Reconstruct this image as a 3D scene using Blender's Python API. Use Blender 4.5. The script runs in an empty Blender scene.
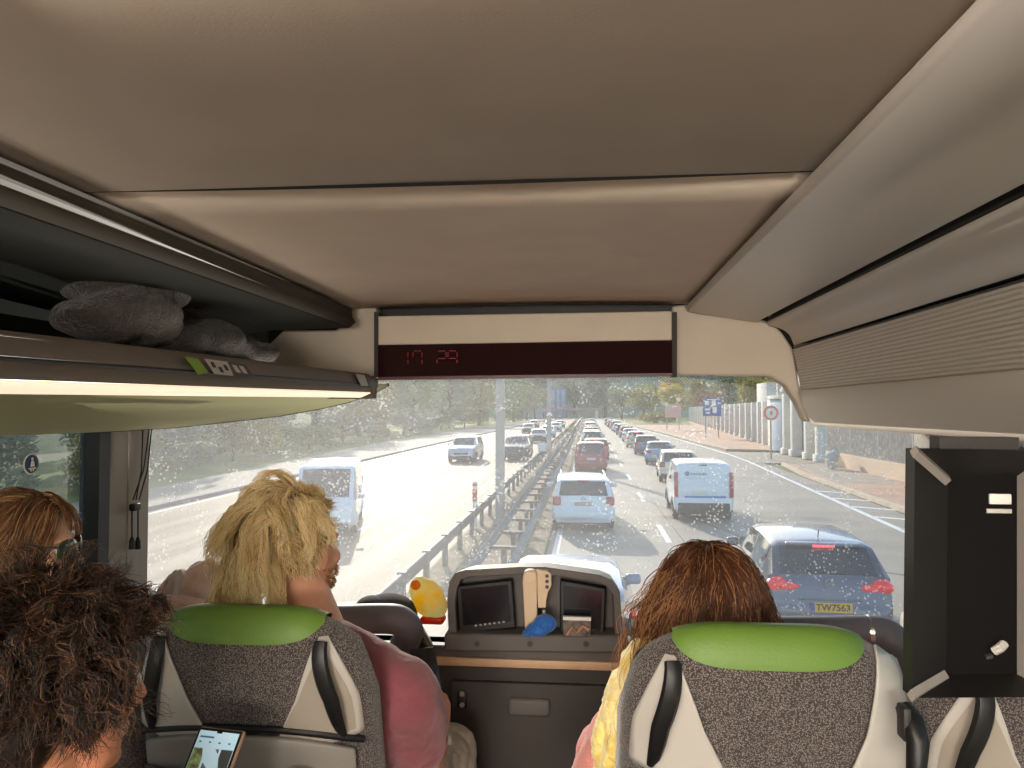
import bpy, bmesh, math, random
from mathutils import Vector as V, Matrix, Euler, noise
R=math.radians; PI=math.pi
random.seed(7)
SC=bpy.context.scene; C=SC.collection
F=770.0; TH=math.atan(75/770); PH=math.atan(26/770*math.cos(TH)); H=3.5
CR=Euler((PI/2+PH,0,TH)).to_matrix()
def I(x,y,z): return V((x,y,z+H))
def P(px,py,Y):
    "world point seen at photo pixel px,py at forward distance Y"
    d=CR@V(((px-512)/F,-(py-384)/F,-1)); return d*(Y/d.y)+V((0,0,H))
def PX(px,py,X):
    d=CR@V(((px-512)/F,-(py-384)/F,-1)); return d*(X/d.x)+V((0,0,H))
def PZ(px,py,Z):
    d=CR@V(((px-512)/F,-(py-384)/F,-1)); return d*((Z-H)/d.z)+V((0,0,H))
def G(px,py): return PZ(px,py,0)
# ---------------------------------------------------------------- materials
def lin(c):
    return tuple(((v/255)/12.92 if v/255<=.04045 else ((v/255+.055)/1.055)**2.4) for v in c)+(1,)
MATS={}
def mat(name,rgb,rough=.6,metal=0,spec=.4,var=0,vs=8,bump=0,bs=60,emit=None,es=0,trans=0,coat=0,rgb2=None,sheen=0,wave=None,detail=3):
    if name in MATS: return MATS[name]
    m=bpy.data.materials.new(name); m.use_nodes=True; nt=m.node_tree; N=nt.nodes; L=nt.links
    b=N['Principled BSDF']; col=lin(rgb)
    b.inputs['Base Color'].default_value=col; b.inputs['Roughness'].default_value=rough
    b.inputs['Metallic'].default_value=metal; b.inputs['Specular IOR Level'].default_value=spec
    if coat: b.inputs['Coat Weight'].default_value=coat; b.inputs['Coat Roughness'].default_value=.08
    if sheen: b.inputs['Sheen Weight'].default_value=sheen
    tc=N.new('ShaderNodeTexCoord')
    if var or rgb2:
        n=N.new('ShaderNodeTexNoise'); n.inputs['Scale'].default_value=vs; n.inputs['Detail'].default_value=detail
        L.new(tc.outputs['Object'],n.inputs['Vector'])
        r=N.new('ShaderNodeValToRGB'); r.color_ramp.elements[0].position=.35; r.color_ramp.elements[1].position=.65
        c2=lin(rgb2) if rgb2 else tuple(min(1,x*(1+var)) for x in col[:3])+(1,)
        c1=col if rgb2 else tuple(x*(1-var) for x in col[:3])+(1,)
        r.color_ramp.elements[0].color=c1; r.color_ramp.elements[1].color=c2
        L.new(n.outputs['Fac'],r.inputs['Fac']); L.new(r.outputs['Color'],b.inputs['Base Color'])
    if bump:
        n2=N.new('ShaderNodeTexNoise'); n2.inputs['Scale'].default_value=bs; n2.inputs['Detail'].default_value=4
        L.new(tc.outputs['Object'],n2.inputs['Vector'])
        bp=N.new('ShaderNodeBump'); bp.inputs['Strength'].default_value=bump; bp.inputs['Distance'].default_value=.01
        L.new(n2.outputs['Fac'],bp.inputs['Height']); L.new(bp.outputs['Normal'],b.inputs['Normal'])
    if emit: b.inputs['Emission Color'].default_value=lin(emit); b.inputs['Emission Strength'].default_value=es
    if trans:
        t=N.new('ShaderNodeBsdfTranslucent'); mx=N.new('ShaderNodeMixShader'); mx.inputs[0].default_value=trans
        src=b.inputs['Base Color']
        if src.is_linked: L.new(src.links[0].from_socket,t.inputs['Color'])
        else: t.inputs['Color'].default_value=col
        o=N['Material Output']; L.new(b.outputs[0],mx.inputs[1]); L.new(t.outputs[0],mx.inputs[2]); L.new(mx.outputs[0],o.inputs[0])
    MATS[name]=m; return m
def fabric(name,rgb,rgb2,scale=260,bump=.5):
    "coarse woven tweed"
    m=mat(name,rgb,.95,spec=.15,sheen=.3); nt=m.node_tree; N=nt.nodes; L=nt.links; b=N['Principled BSDF']
    tc=[n for n in N if n.type=='TEX_COORD'][0]
    v=N.new('ShaderNodeTexVoronoi'); v.inputs['Scale'].default_value=scale; v.inputs['Randomness'].default_value=1
    L.new(tc.outputs['Object'],v.inputs['Vector'])
    r=N.new('ShaderNodeValToRGB'); r.color_ramp.elements[0].color=lin(rgb2); r.color_ramp.elements[1].color=lin(rgb)
    r.color_ramp.elements[0].position=.15; r.color_ramp.elements[1].position=.55
    L.new(v.outputs['Distance'],r.inputs['Fac']); L.new(r.outputs['Color'],b.inputs['Base Color'])
    bp=N.new('ShaderNodeBump'); bp.inputs['Strength'].default_value=bump; bp.inputs['Distance'].default_value=.002; bp.invert=True
    L.new(v.outputs['Distance'],bp.inputs['Height']); L.new(bp.outputs['Normal'],b.inputs['Normal']); return m
# ---------------------------------------------------------------- object helpers
ORG={}
def props(o,label=None,cat=None,group=None,kind=None):
    if label: o['label']=label
    if cat: o['category']=cat
    if group: o['group']=group
    if kind: o['kind']=kind
    return o
def thing(name,label,cat,loc=(0,0,0),group=None,kind=None):
    o=bpy.data.objects.new(name,None); o.empty_display_size=.1; C.objects.link(o); o.location=loc; ORG[o.name]=V(loc)
    return props(o,label,cat,group,kind)
class MB:
    def __init__(s): s.b=bmesh.new(); s.mi=0
    def quad(s,*pts):
        f=s.b.faces.new([s.b.verts.new(p) for p in pts]); f.material_index=s.mi; return s
    def box(s,c,d,rot=None,bev=0,seg=2):
        M=Matrix.Translation(V(c))
        if rot is not None: M=M@(rot.to_4x4() if isinstance(rot,Matrix) else Euler(rot).to_matrix().to_4x4())
        t=bmesh.new(); bmesh.ops.create_cube(t,size=1); bmesh.ops.scale(t,vec=V(d),verts=t.verts)
        if bev: bmesh.ops.bevel(t,geom=t.edges[:],offset=bev,segments=seg,affect='EDGES',profile=.5)
        bmesh.ops.transform(t,matrix=M,verts=t.verts); s.add(t); return s
    def add(s,t):
        vm={}
        for v in t.verts: vm[v]=s.b.verts.new(v.co)
        for f in t.faces:
            try:
                g=s.b.faces.new([vm[v] for v in f.verts]); g.material_index=s.mi
            except ValueError: pass
        t.free()
    def ell(s,c,r,rot=None,seg=16):
        t=bmesh.new(); bmesh.ops.create_uvsphere(t,u_segments=seg,v_segments=max(6,seg*2//3),radius=1)
        if not hasattr(r,'__len__'): r=(r,r,r)
        bmesh.ops.scale(t,vec=V(r),verts=t.verts)
        M=Matrix.Translation(V(c))
        if rot is not None: M=M@(rot.to_4x4() if isinstance(rot,Matrix) else Euler(rot).to_matrix().to_4x4())
        bmesh.ops.transform(t,matrix=M,verts=t.verts); s.add(t); return s
    def tube(s,pts,r,n=10,caps=True,flat=None,up=None):
        pts=[V(p) for p in pts]; k=len(pts); rs=r if hasattr(r,'__len__') else [r]*k
        rings=[]; prev=None
        for i,p in enumerate(pts):
            t=(pts[min(i+1,k-1)]-pts[max(i-1,0)]).normalized()
            if prev is None:
                a=V(up) if up else (V((0,0,1)) if abs(t.z)<.9 else V((1,0,0)))
                u=(a-t*a.dot(t)).normalized()
            else: u=(prev-t*prev.dot(t)).normalized()
            prev=u; w=t.cross(u)
            fl=flat if flat else 1
            rings.append([s.b.verts.new(p+(u*math.cos(2*PI*j/n)+w*fl*math.sin(2*PI*j/n))*rs[i]) for j in range(n)])
        for a,b in zip(rings,rings[1:]):
            for j in range(n):
                f=s.b.faces.new([a[j],a[(j+1)%n],b[(j+1)%n],b[j]]); f.material_index=s.mi
        if caps:
            for rg in (rings[0][::-1],rings[-1]):
                f=s.b.faces.new(rg); f.material_index=s.mi
        return s
    def limb(s,pts,rs,n=14):
        s.tube(pts,rs,n)
        for p,r in zip(pts,rs): s.ell(p,r*.995,seg=n)
        return s
    def cyl(s,a,b,r,r2=None,n=20):
        return s.tube([a,b],[r,r if r2 is None else r2],n)
    def prism(s,pts,vec):
        "closed polygon pts (3d) swept along vec"
        vec=V(vec); a=[s.b.verts.new(p) for p in pts]; b=[s.b.verts.new(V(p)+vec) for p in pts]; n=len(a)
        fs=[s.b.faces.new(a),s.b.faces.new(b[::-1])]
        for i in range(n): fs.append(s.b.faces.new([a[(i+1)%n],a[i],b[i],b[(i+1)%n]]))
        for f in fs: f.material_index=s.mi
        return s
    def grid(s,fn,nu,nv,closeu=False):
        g=[[s.b.verts.new(fn(i/nu,j/nv)) for j in range(nv+1)] for i in range(nu+(0 if closeu else 1))]
        m=len(g)
        for i in range(nu):
            for j in range(nv):
                f=s.b.faces.new([g[i][j],g[(i+1)%m][j],g[(i+1)%m][j+1],g[i][j+1]]); f.material_index=s.mi
        return s
    def build(s,name,mats,parent=None,smooth=True,thick=0,bevel=0,remesh=0,label=None,angle=40,recalc=True,org=None,sub=0,sm=0):
        if recalc: bmesh.ops.recalc_face_normals(s.b,faces=s.b.faces[:])
        if parent is not None: off=ORG[parent.name]
        elif org is not None: off=V(org)
        else:
            xs=[v.co for v in s.b.verts]; off=V(((min(v.x for v in xs)+max(v.x for v in xs))/2,(min(v.y for v in xs)+max(v.y for v in xs))/2,min(v.z for v in xs)))
        for v in s.b.verts: v.co-=off
        me=bpy.data.meshes.new(name); s.b.to_mesh(me); s.b.free()
        if not isinstance(mats,(list,tuple)): mats=[mats]
        for m in mats: me.materials.append(m)
        if smooth:
            me.polygons.foreach_set('use_smooth',[True]*len(me.polygons))
            if not remesh:
                try: me.set_sharp_from_angle(angle=R(angle))
                except Exception: pass
        o=bpy.data.objects.new(name,me); C.objects.link(o)
        ORG[o.name]=off
        if parent is not None: o.parent=parent
        else: o.location=off
        if thick:
            m=o.modifiers.new('s','SOLIDIFY'); m.thickness=abs(thick); m.offset=-1 if thick>0 else 1
        if bevel:
            m=o.modifiers.new('b','BEVEL'); m.width=bevel; m.segments=2; m.limit_method='ANGLE'; m.angle_limit=R(40)
        if remesh:
            m=o.modifiers.new('r','REMESH'); m.mode='VOXEL'; m.voxel_size=remesh; m.use_smooth_shade=True
        if sub:
            m=o.modifiers.new('u','SUBSURF'); m.levels=sub; m.render_levels=sub
        if sm:
            m=o.modifiers.new('c','SMOOTH'); m.factor=.5; m.iterations=sm
        if label: o['label']=label
        return o
def struct(name,mb,m,parent=None,**k):
    o=mb.build(name,m,parent,**k)
    if parent is None: o['kind']='structure'
    return o
def text(name,body,size,m,parent,loc,rot,align='CENTER',ext=.0005,bold=0):
    cu=bpy.data.curves.new(name,'FONT'); cu.body=body; cu.size=size; cu.align_x=align; cu.align_y='CENTER'; cu.extrude=ext
    if bold: cu.offset=bold
    tmp=bpy.data.objects.new('tmp',cu); me=bpy.data.meshes.new_from_object(tmp); bpy.data.objects.remove(tmp); me.materials.clear(); me.materials.append(m)
    o=bpy.data.objects.new(name,me); C.objects.link(o); o.parent=parent
    o.location=V(loc)-ORG[parent.name]; o.rotation_euler=rot; ORG[o.name]=V(loc); return o
def copy_tree(o,parent=None):
    c=o.copy(); C.objects.link(c)
    if parent is not None: c.parent=parent
    for ch in list(o.children):
        copy_tree(ch,c)
    return c
def bez(a,b,c,n):
    a,b,c=V(a),V(b),V(c); return [a*(1-t)**2+b*2*t*(1-t)+c*t*t for t in [i/n for i in range(n+1)]]
def smoothpts(pts,it=2):
    pts=[V(p) for p in pts]
    for _ in range(it):
        q=[pts[0]]
        for a,b in zip(pts,pts[1:]): q+= [a*.75+b*.25,a*.25+b*.75]
        q.append(pts[-1]); pts=q
    return pts
SUN_E=3.5; SKY_E=.24; FILL_E=85; NEAR_E=12; CEIL_FILL_E=2; REAR_E=140; EXPO=.22
# ================================================================ MATERIALS
M_ceil=mat('headliner',(200,184,167),.85,spec=.2,var=.04,vs=5,bump=.06,bs=300)
M_seam=mat('seam',(22,20,18),.9)
M_trimb=mat('beige_trim',(196,182,164),.6,var=.03,vs=6,bump=.05,bs=200)
M_panel=mat('satin_panel',(222,212,202),.38,spec=.5)
M_panel2=mat('satin_panel2',(190,182,172),.5,spec=.4)
M_dark=mat('dark_plastic',(46,43,41),.55,var=.1,vs=20)
M_blk=mat('black_plastic',(18,17,17),.45)
M_dash=mat('dash_plastic',(92,86,82),.6,var=.06,vs=12,bump=.1,bs=400)
M_dash2=mat('dash_dark',(62,56,52),.7,bump=.1,bs=400)
M_wood=mat('tan_strip',(196,158,122),.5,var=.08,vs=14)
M_grey=mat('grey_plastic',(128,122,116),.5,spec=.4,bump=.05,bs=300)
M_lgrey=mat('light_grey_plastic',(176,170,162),.45,spec=.45)
M_rail=mat('rail_grey',(104,100,104),.5,bump=.1,bs=300)
M_chrome=mat('metal',(190,188,184),.25,metal=1)
M_fab=fabric('tweed',(58,52,50),(138,128,122),400,.25)
M_fabl=fabric('tweed_light',(150,140,132),(205,196,186),400,.25)
M_green=mat('green_leather',(94,124,48),.5,spec=.4,bump=.15,bs=180)
M_rackgreen=mat('rack_underside',(186,184,138),.7)
M_rackgrey=mat('rack_grey',(122,112,102),.7)
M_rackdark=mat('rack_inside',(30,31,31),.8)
M_white=mat('white_sticker',(214,210,202),.5)
M_greenst=mat('green_sticker',(112,146,40),.5)
M_brown=mat('brown_sticker',(74,64,56),.5)
# ---------------- window glass: clean pane and the dusty windshield
def glass(name,dust,dots=False,tint=(.97,.99,.98)):
    m=bpy.data.materials.new(name); m.use_nodes=True; nt=m.node_tree; N=nt.nodes; L=nt.links
    for n in list(N): N.remove(n)
    out=N.new('ShaderNodeOutputMaterial'); tr=N.new('ShaderNodeBsdfTransparent'); tr.inputs[0].default_value=(*tint,1)
    gl=N.new('ShaderNodeBsdfGlossy'); gl.inputs['Roughness'].default_value=.02
    fr=N.new('ShaderNodeFresnel'); fr.inputs[0].default_value=1.2
    m1=N.new('ShaderNodeMixShader'); L.new(fr.outputs[0],m1.inputs[0]); L.new(tr.outputs[0],m1.inputs[1]); L.new(gl.outputs[0],m1.inputs[2])
    last=m1.outputs[0]
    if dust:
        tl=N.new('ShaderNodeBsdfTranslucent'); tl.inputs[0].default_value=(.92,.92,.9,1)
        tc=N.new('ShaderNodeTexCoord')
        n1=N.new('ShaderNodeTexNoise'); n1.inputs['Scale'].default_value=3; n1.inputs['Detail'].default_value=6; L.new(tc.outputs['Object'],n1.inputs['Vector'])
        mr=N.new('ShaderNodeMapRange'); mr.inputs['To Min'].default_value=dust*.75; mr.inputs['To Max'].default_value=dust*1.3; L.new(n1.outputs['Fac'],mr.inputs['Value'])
        # veil raised toward the sunward left: sun glare put into the dust amount
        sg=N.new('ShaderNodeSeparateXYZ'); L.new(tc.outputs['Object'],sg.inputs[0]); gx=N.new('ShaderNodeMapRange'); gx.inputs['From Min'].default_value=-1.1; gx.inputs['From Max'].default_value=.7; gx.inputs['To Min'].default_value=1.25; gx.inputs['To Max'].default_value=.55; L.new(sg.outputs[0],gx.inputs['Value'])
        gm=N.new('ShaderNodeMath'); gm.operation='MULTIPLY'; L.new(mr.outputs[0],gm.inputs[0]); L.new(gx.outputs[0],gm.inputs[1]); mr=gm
        v=N.new('ShaderNodeTexVoronoi'); v.inputs['Scale'].default_value=75; L.new(tc.outputs['Object'],v.inputs['Vector'])
        # small dirt spots, denser where a coarse noise is high
        n2=N.new('ShaderNodeTexNoise'); n2.inputs['Scale'].default_value=9; n2.inputs['Detail'].default_value=3; L.new(tc.outputs['Object'],n2.inputs['Vector'])
        r2=N.new('ShaderNodeMapRange'); r2.inputs['From Min'].default_value=.30; r2.inputs['From Max'].default_value=.75; r2.inputs['To Min'].default_value=.0; r2.inputs['To Max'].default_value=.42; L.new(n2.outputs['Fac'],r2.inputs['Value'])
        lt=N.new('ShaderNodeMath'); lt.operation='LESS_THAN'; L.new(v.outputs['Distance'],lt.inputs[0]); L.new(r2.outputs[0],lt.inputs[1])
        ml=N.new('ShaderNodeMath'); ml.operation='MULTIPLY'; ml.inputs[1].default_value=.20; L.new(lt.outputs[0],ml.inputs[0])
        # fine long streaks
        mp=N.new('ShaderNodeMapping'); mp.inputs['Rotation'].default_value=(0,R(35),0); mp.inputs['Scale'].default_value=(2,2,60); L.new(tc.outputs['Object'],mp.inputs['Vector'])
        n3=N.new('ShaderNodeTexNoise'); n3.inputs['Scale'].default_value=4; L.new(mp.outputs[0],n3.inputs['Vector'])
        r3=N.new('ShaderNodeMapRange'); r3.inputs['From Min'].default_value=.6; r3.inputs['From Max'].default_value=.75; r3.inputs['To Max'].default_value=dust*.5; L.new(n3.outputs['Fac'],r3.inputs['Value'])
        a1=N.new('ShaderNodeMath'); a1.operation='ADD'; L.new(mr.outputs[0],a1.inputs[0]); L.new(ml.outputs[0],a1.inputs[1])
        a2=N.new('ShaderNodeMath'); a2.operation='ADD'; L.new(a1.outputs[0],a2.inputs[0]); L.new(r3.outputs[0],a2.inputs[1])
        m2=N.new('ShaderNodeMixShader'); L.new(a2.outputs[0],m2.inputs[0]); L.new(last,m2.inputs[1]); L.new(tl.outputs[0],m2.inputs[2]); last=m2.outputs[0]
        if dots:
            # printed dot screen along the upper edge of the pane
            sx=N.new('ShaderNodeSeparateXYZ'); L.new(tc.outputs['Object'],sx.inputs[0])
            def frac(sock,s):
                a=N.new('ShaderNodeMath'); a.operation='MULTIPLY'; a.inputs[1].default_value=s; L.new(sock,a.inputs[0])
                b=N.new('ShaderNodeMath'); b.operation='SINE'; L.new(a.outputs[0],b.inputs[0]); return b.outputs[0]
            k=N.new('ShaderNodeMath'); k.operation='MULTIPLY'; L.new(frac(sx.outputs[0],520),k.inputs[0]); L.new(frac(sx.outputs[2],520),k.inputs[1])
            th=N.new('ShaderNodeMapRange'); th.inputs['From Min'].default_value=DOTZ-.045; th.inputs['From Max'].default_value=DOTZ+.02; th.inputs['To Min'].default_value=1.1; th.inputs['To Max'].default_value=-.6; L.new(sx.outputs[2],th.inputs['Value'])
            gt=N.new('ShaderNodeMath'); gt.operation='GREATER_THAN'; L.new(k.outputs[0],gt.inputs[0]); L.new(th.outputs[0],gt.inputs[1])
            df=N.new('ShaderNodeBsdfDiffuse'); df.inputs[0].default_value=(.12,.11,.1,1)
            m3=N.new('ShaderNodeMixShader'); L.new(gt.outputs[0],m3.inputs[0]); L.new(last,m3.inputs[1]); L.new(df.outputs[0],m3.inputs[2]); last=m3.outputs[0]
    L.new(last,out.inputs[0]); return m
DUST=.15
DOTZ=.14
M_glass=glass('side_glass',.02,tint=(.9,.94,.92))
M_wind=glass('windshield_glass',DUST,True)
# ================================================================ BUS SHELL
XL,XR=-1.42,1.03; YB=-4.2; YF=2.35; ZF=-1.45
FL=ZF+H
M_floor=mat('bus_floor',(58,56,56),.8,var=.1,vs=30)
struct('floor',MB().box(I((XL+XR)/2,(YB+3.0)/2,ZF-.03),(XR-XL,3.0-YB,.06)),M_floor)
# headliner in two panels with a groove between
cz=.345
ys=P(450,187,1).normalized()
def seamY(px,py): return PZ(px,py,H+cz).y
y1=seamY(75,198); y2=seamY(820,175)
def ceil_panel(mb,ya,yb,x0=-.84,x1=.352,dzc=0):
    # ya,yb: functions of x
    n=24
    def f(u,v):
        x=x0+(x1-x0)*u; a,b=ya(x),yb(x); y=a+(b-a)*v
        return I(x,y,cz+dzc+.006*math.cos((x+.2)/.62*PI/2))
    mb.grid(f,n,8)
sl=(y2-y1)/(.36+.82)
seam=lambda x:(y1+y2)/2+sl*.25*(x+.2)-.02*((x+.2)/.6)**2
c=MB(); ceil_panel(c,lambda x:YB,lambda x:seam(x)-.0055); 
struct('ceiling',c,M_ceil,thick=-.004)
c=MB(); ceil_panel(c,lambda x:seam(x)+.0055,lambda x:2.60,dzc=.007)
struct('ceiling_front',c,M_ceil,thick=-.004)['kind']='structure'
b=MB(); b.tube([I(-.84+1.24*i/24,seam(-.84+1.24*i/24),cz+.0085) for i in range(25)],.007,6); struct('trim_9',b,M_seam)
struct('roof',MB().box(I((XL+XR)/2,(YB+2.9)/2,.46),(XR-XL+.1,2.9-YB,.1)),M_dark)
struct('wall_back',MB().box(I((XL+XR)/2,YB-.03,-.5),(XR-XL,.06,1.9)),M_panel2)
# side walls below the windows, window posts
ZS=-.60
for nm,x,s in (('wall_left',XL,-1),('wall_right',XR,1)):
    b=MB(); b.box(I(x+s*.03,(YB+YF+.2)/2,(ZS+ZF)/2),(.06,YF+.2-YB,ZS-ZF))
    b.box(I(x+s*.03,(YB+YF)/2,.2),(.06,YF-YB,.42))
    struct(nm,b,M_panel2)
for k,yy in enumerate((-2.4,-.6)):
    for x,s in ((XL,1),(XR,-1)):
        struct('trim_%d'%(10+k*2+(s>0)),MB().box(I(x+s*.01,yy,(ZS-.03)/2),(.05,.12,-ZS)),M_grey)
pl=PX(100,500,XL).y; pl2=PX(145,500,XL).y
# front pillars
M_pil=mat('pillar_grey',(150,144,138),.55,spec=.4)
b=MB(); b.box(I(XL-.01,(pl+pl2)/2+.008,-.3),(.055,pl2-pl-.02,1.0),bev=.01); b.box(I(XL+.012,(pl+pl2)/2+.02,-.3),(.02,.06,1.0),bev=.006)
struct('trim_1',b,M_pil)
struct('trim_2',MB().box(I(XL-.005,pl-.018,-.3),(.06,.05,1.0)),M_blk)
struct('trim_3',MB().box(I(XR+.01,2.42,-.3),(.055,.2,1.0),bev=.01),M_pil)
# sunlit lower side trim on the right
struct('trim_4',MB().box(I(XR-.03,1.9,-.72),(.07,1.3,.2),bev=.03),M_panel2)
# side windows
for n,x,ye in (('window_2',XL-.02,pl-.03),('window_3',XR+.02,2.32)):
    g=MB().box(I(x,(YB+ye)/2,(ZS-.0)/2),(.006,ye-YB,-ZS+.06)); struct(n,g,M_glass)
# windshield, curved in plan
def wcurve(t):
    "plan curve, t in -1..1"
    a=abs(t); x=(XL+XR)/2+t*(XR-XL)/2*(1-.0*a)
    y=2.37+.63*(1-a**3.2)
    return x,y
def wf(u,v):
    x,y=wcurve(-1+2*u); z=-.98+v*(1.32); return I(x,y+.10*(1-v)*(1-abs(-1+2*u)**4),z)
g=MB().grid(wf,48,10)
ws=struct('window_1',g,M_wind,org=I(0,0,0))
# dark rubber strip round the windshield bottom
b=MB(); b.tube([wf(i/40,0)+V((0,-.01,.02)) for i in range(41)],.025,8); struct('trim_5',b,M_blk)
# front bulkhead beneath the windshield
def bf(u,v):
    x,y=wcurve(-1+2*u); return I(x,y+.12,-1.45+v*.52)
struct('wall_front',MB().grid(bf,32,2),M_dash2,thick=.03)
# header panels either side of the destination display
YH=2.62
pr=[(672,306),(690,304),(772,322),(782,332),(794,350),(800,388),(812,422),(806,421),(797,402),(786,385),(770,376),(672,375)]
b=MB(); b.prism([P(x,y,YH) for x,y in pr],(0,.07,0)); struct('trim_6',b,M_trimb,bevel=.008)
pl_=[(378,375),(376,306),(352,308),(336,330),(283,330),(268,345),(258,395),(330,395)]
b=MB(); b.prism([P(x,y,YH) for x,y in pl_],(0,.07,0)); struct('trim_7',b,M_trimb,bevel=.008)
b=MB(); b.box(I(-.2,2.86,.28),(2.3,.3,.28)); struct('trim_8',b,M_dark)
# slim dark posts at the two ends of the display
for k,(xa,xb) in enumerate(((374,379),(671,677))):
    b=MB(); b.prism([P(xa,312,2.57),P(xb,312,2.57),P(xb,377,2.57),P(xa,377,2.57)],(0,.05,0)); struct('trim_%d'%(20+k),b,M_dash2)
# ================================================================ CLOCK DISPLAY
M_maroon=mat('display_glass',(34,8,12),.08,spec=.6)
M_red=mat('led_red',(120,14,26),.4,emit=(255,30,60),es=.05)
M_led0=mat('led_unlit',(52,14,18),.4)
t=thing('clock_display','wide dark red clock display reading 17 29 above the windshield','clock',P(525,378,2.55))
b=MB(); b.prism([P(378,316,2.54),P(672,311,2.54),P(672,340,2.54),P(378,345,2.54)],(0,.06,0)); b.build('upper_panel',M_trimb,t,bevel=.004)
b=MB(); b.prism([P(378,345,2.55),P(525,341.5,2.55),P(672,340,2.55),P(672,375,2.50),P(525,376,2.50),P(378,379,2.50)],(0,.05,0)); scr=b.build('screen',M_maroon,t)
b=MB(); b.prism([P(378,377,2.495),P(672,373,2.495),P(672,376,2.495),P(378,380,2.495)],(0,.05,0)); b.build('bottom_edge',mat('display_edge',(70,18,16),.4),t)
segs={'1':'bc','7':'abcf','2':'abged','9':'abcdfg'}
def seg7(b,ch,x,y,w,h,Y):
    A={'a':((0,0),(w,0)),'b':((w,0),(w,h/2)),'c':((w,h/2),(w,h)),'d':((0,h),(w,h)),'e':((0,h/2),(0,h)),'f':((0,0),(0,h/2)),'g':((0,h/2),(w,h/2))}
    for s in segs[ch]:
        (ax,ay),(bx,by)=A[s]
        p,q=P(x+ax,y+ay,Y),P(x+bx,y+by,Y); d=(q-p).normalized(); p=p+d*.004; q=q-d*.004
        b.tube([p,q],.0015,6)
for ch,x in (('1',406),('7',413),('2',437),('9',448)):
    b=MB(); seg7(b,ch,x,351,9 if ch!='1' else 2,15,2.522); b.build('digit',M_red,t)
# ================================================================ RIGHT OVERHEAD DUCT
def prof(pts,Y): return [P(x,y,Y) for x,y in pts]
def extr(name,pts,parent,m,ye=2.6,yb=YB,th=.008,label=None,ends=None,dz=0,**k):
    "sheet: profile points (world, at their own end distance) extruded backwards"
    b=MB(); n=len(pts)-1
    A=[b.b.verts.new(p) for p in pts]; B=[b.b.verts.new((p.x,yb,p.z-dz)) for p in pts]
    for i in range(n): b.b.faces.new([A[i],A[i+1],B[i+1],B[i]])
    return b.build(name,m,parent,thick=th,label=label,**k)
DUCT=thing('overhead_duct','long beige and silver duct housing along the right side under the ceiling','duct',I(.6,1,.0))
e=2.58
pa=P(690,309,e); pb=P(757,318.5,e); pc=P(770,323.5,e)
extr('flat_panel',[V((pa.x-.004,e,pa.z+.012)),pa,pb],DUCT,M_panel,th=.012,angle=20)
extr('dark_channel',[pb,pb+V((.004,0,.035)),pc+V((.03,0,.055)),pc+V((-.004,0,.008))],DUCT,mat('channel',(58,52,48),.7),th=.006,angle=20)
pd=P(795,343,e)
roll=bez(pc,(pc+pd)/2+V((.035,0,.02)),pd,8); roll=[pc+V((-.004,0,.008))]+roll+[pd+V((.006,0,.004))]
extr('rolled_panel',roll,DUCT,mat('rolled',(224,214,202),.45),th=.008)
pe=P(793,349,e); pf=P(801,390,e)
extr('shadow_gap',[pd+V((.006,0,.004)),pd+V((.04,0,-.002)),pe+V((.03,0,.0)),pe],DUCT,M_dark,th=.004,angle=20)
rib=[]; NR=15
for i in range(NR):
    for k,(s,o) in enumerate(((0,.002),(.25,0),(.6,0),(.8,.0035))):
        q=pe.lerp(pf,(i+s)/NR); rib.append(q+V((o,0,0)))
rib.append(pf)
extr('ribbed_grille',rib,DUCT,mat('ribbed',(230,220,206),.6),th=.006,angle=20)
pg=P(813,421,e)
low=[pf,pf.lerp(pg,.5)+V((-.004,0,0)),pg,pg+V((.01,0,-.012))]
M_ductl=mat('duct_light',(226,214,198),.55)
extr('lower_panel',low,DUCT,M_ductl,th=.008)
pw=V((XR,e,pg.z+.0))
# underside reaches the window; its front edge runs back toward the wall
b=MB(); A=pg+V((.01,0,-.012)); b.quad(A,V((XR-.02,2.2,A.z+.01)),V((XR-.02,YB,A.z+.01)),V((A.x,YB,A.z))); b.build('underside',M_trimb,DUCT,thick=.01)
# front end cap
b=MB(); cap=[pa,pb,pb+V((.03,0,.05)),pc,*bez(pc,(pc+pd)/2+V((.035,0,.02)),pd,6)[1:],pe,pf,pg,pg+V((.02,-.02,-.01)),V((XR-.02,e-.3,pg.z)),V((XR-.02,e-.3,.32+H)),V((pa.x,e,.35+H))]
b.b.faces.new([b.b.verts.new(p) for p in cap]); b.build('end_cap',M_trimb,DUCT,thick=.01)
# small grey pictogram sticker on the lower panel
def onplane(px,py,a,bq):
    "point on the plane that contains the Y axis direction and the profile segment a-b"
    n=(bq-a).cross(V((0,1,0))); d=CR@V(((px-512)/F,-(py-384)/F,-1)); o=V((0,0,H)); return o+d*((a-o).dot(n)/d.dot(n))
def patch(name,px,a,bq,parent,m,off=.004,label=None):
    n=(bq-a).cross(V((0,1,0))).normalized()
    if n.dot(V((0,0,H))-a)<0: n=-n
    b=MB(); b.prism([onplane(x,y,a,bq)+n*off for x,y in px],n*.0012); return b.build(name,m,parent,label=label)
st=patch('sticker',[(814,399),(834,398),(836,411),(818,412)],pf,pg,DUCT,mat('sticker_grey',(150,140,128),.6),label='small grey pictogram sticker')
patch('pictogram',[(817,401),(823,401),(825,410),(820,410)],pf,pg,DUCT,M_grey,off=.0055)
patch('pictogram',[(826,400.5),(832,400),(834,409.5),(828,410)],pf,pg,DUCT,M_grey,off=.0055)
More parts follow.
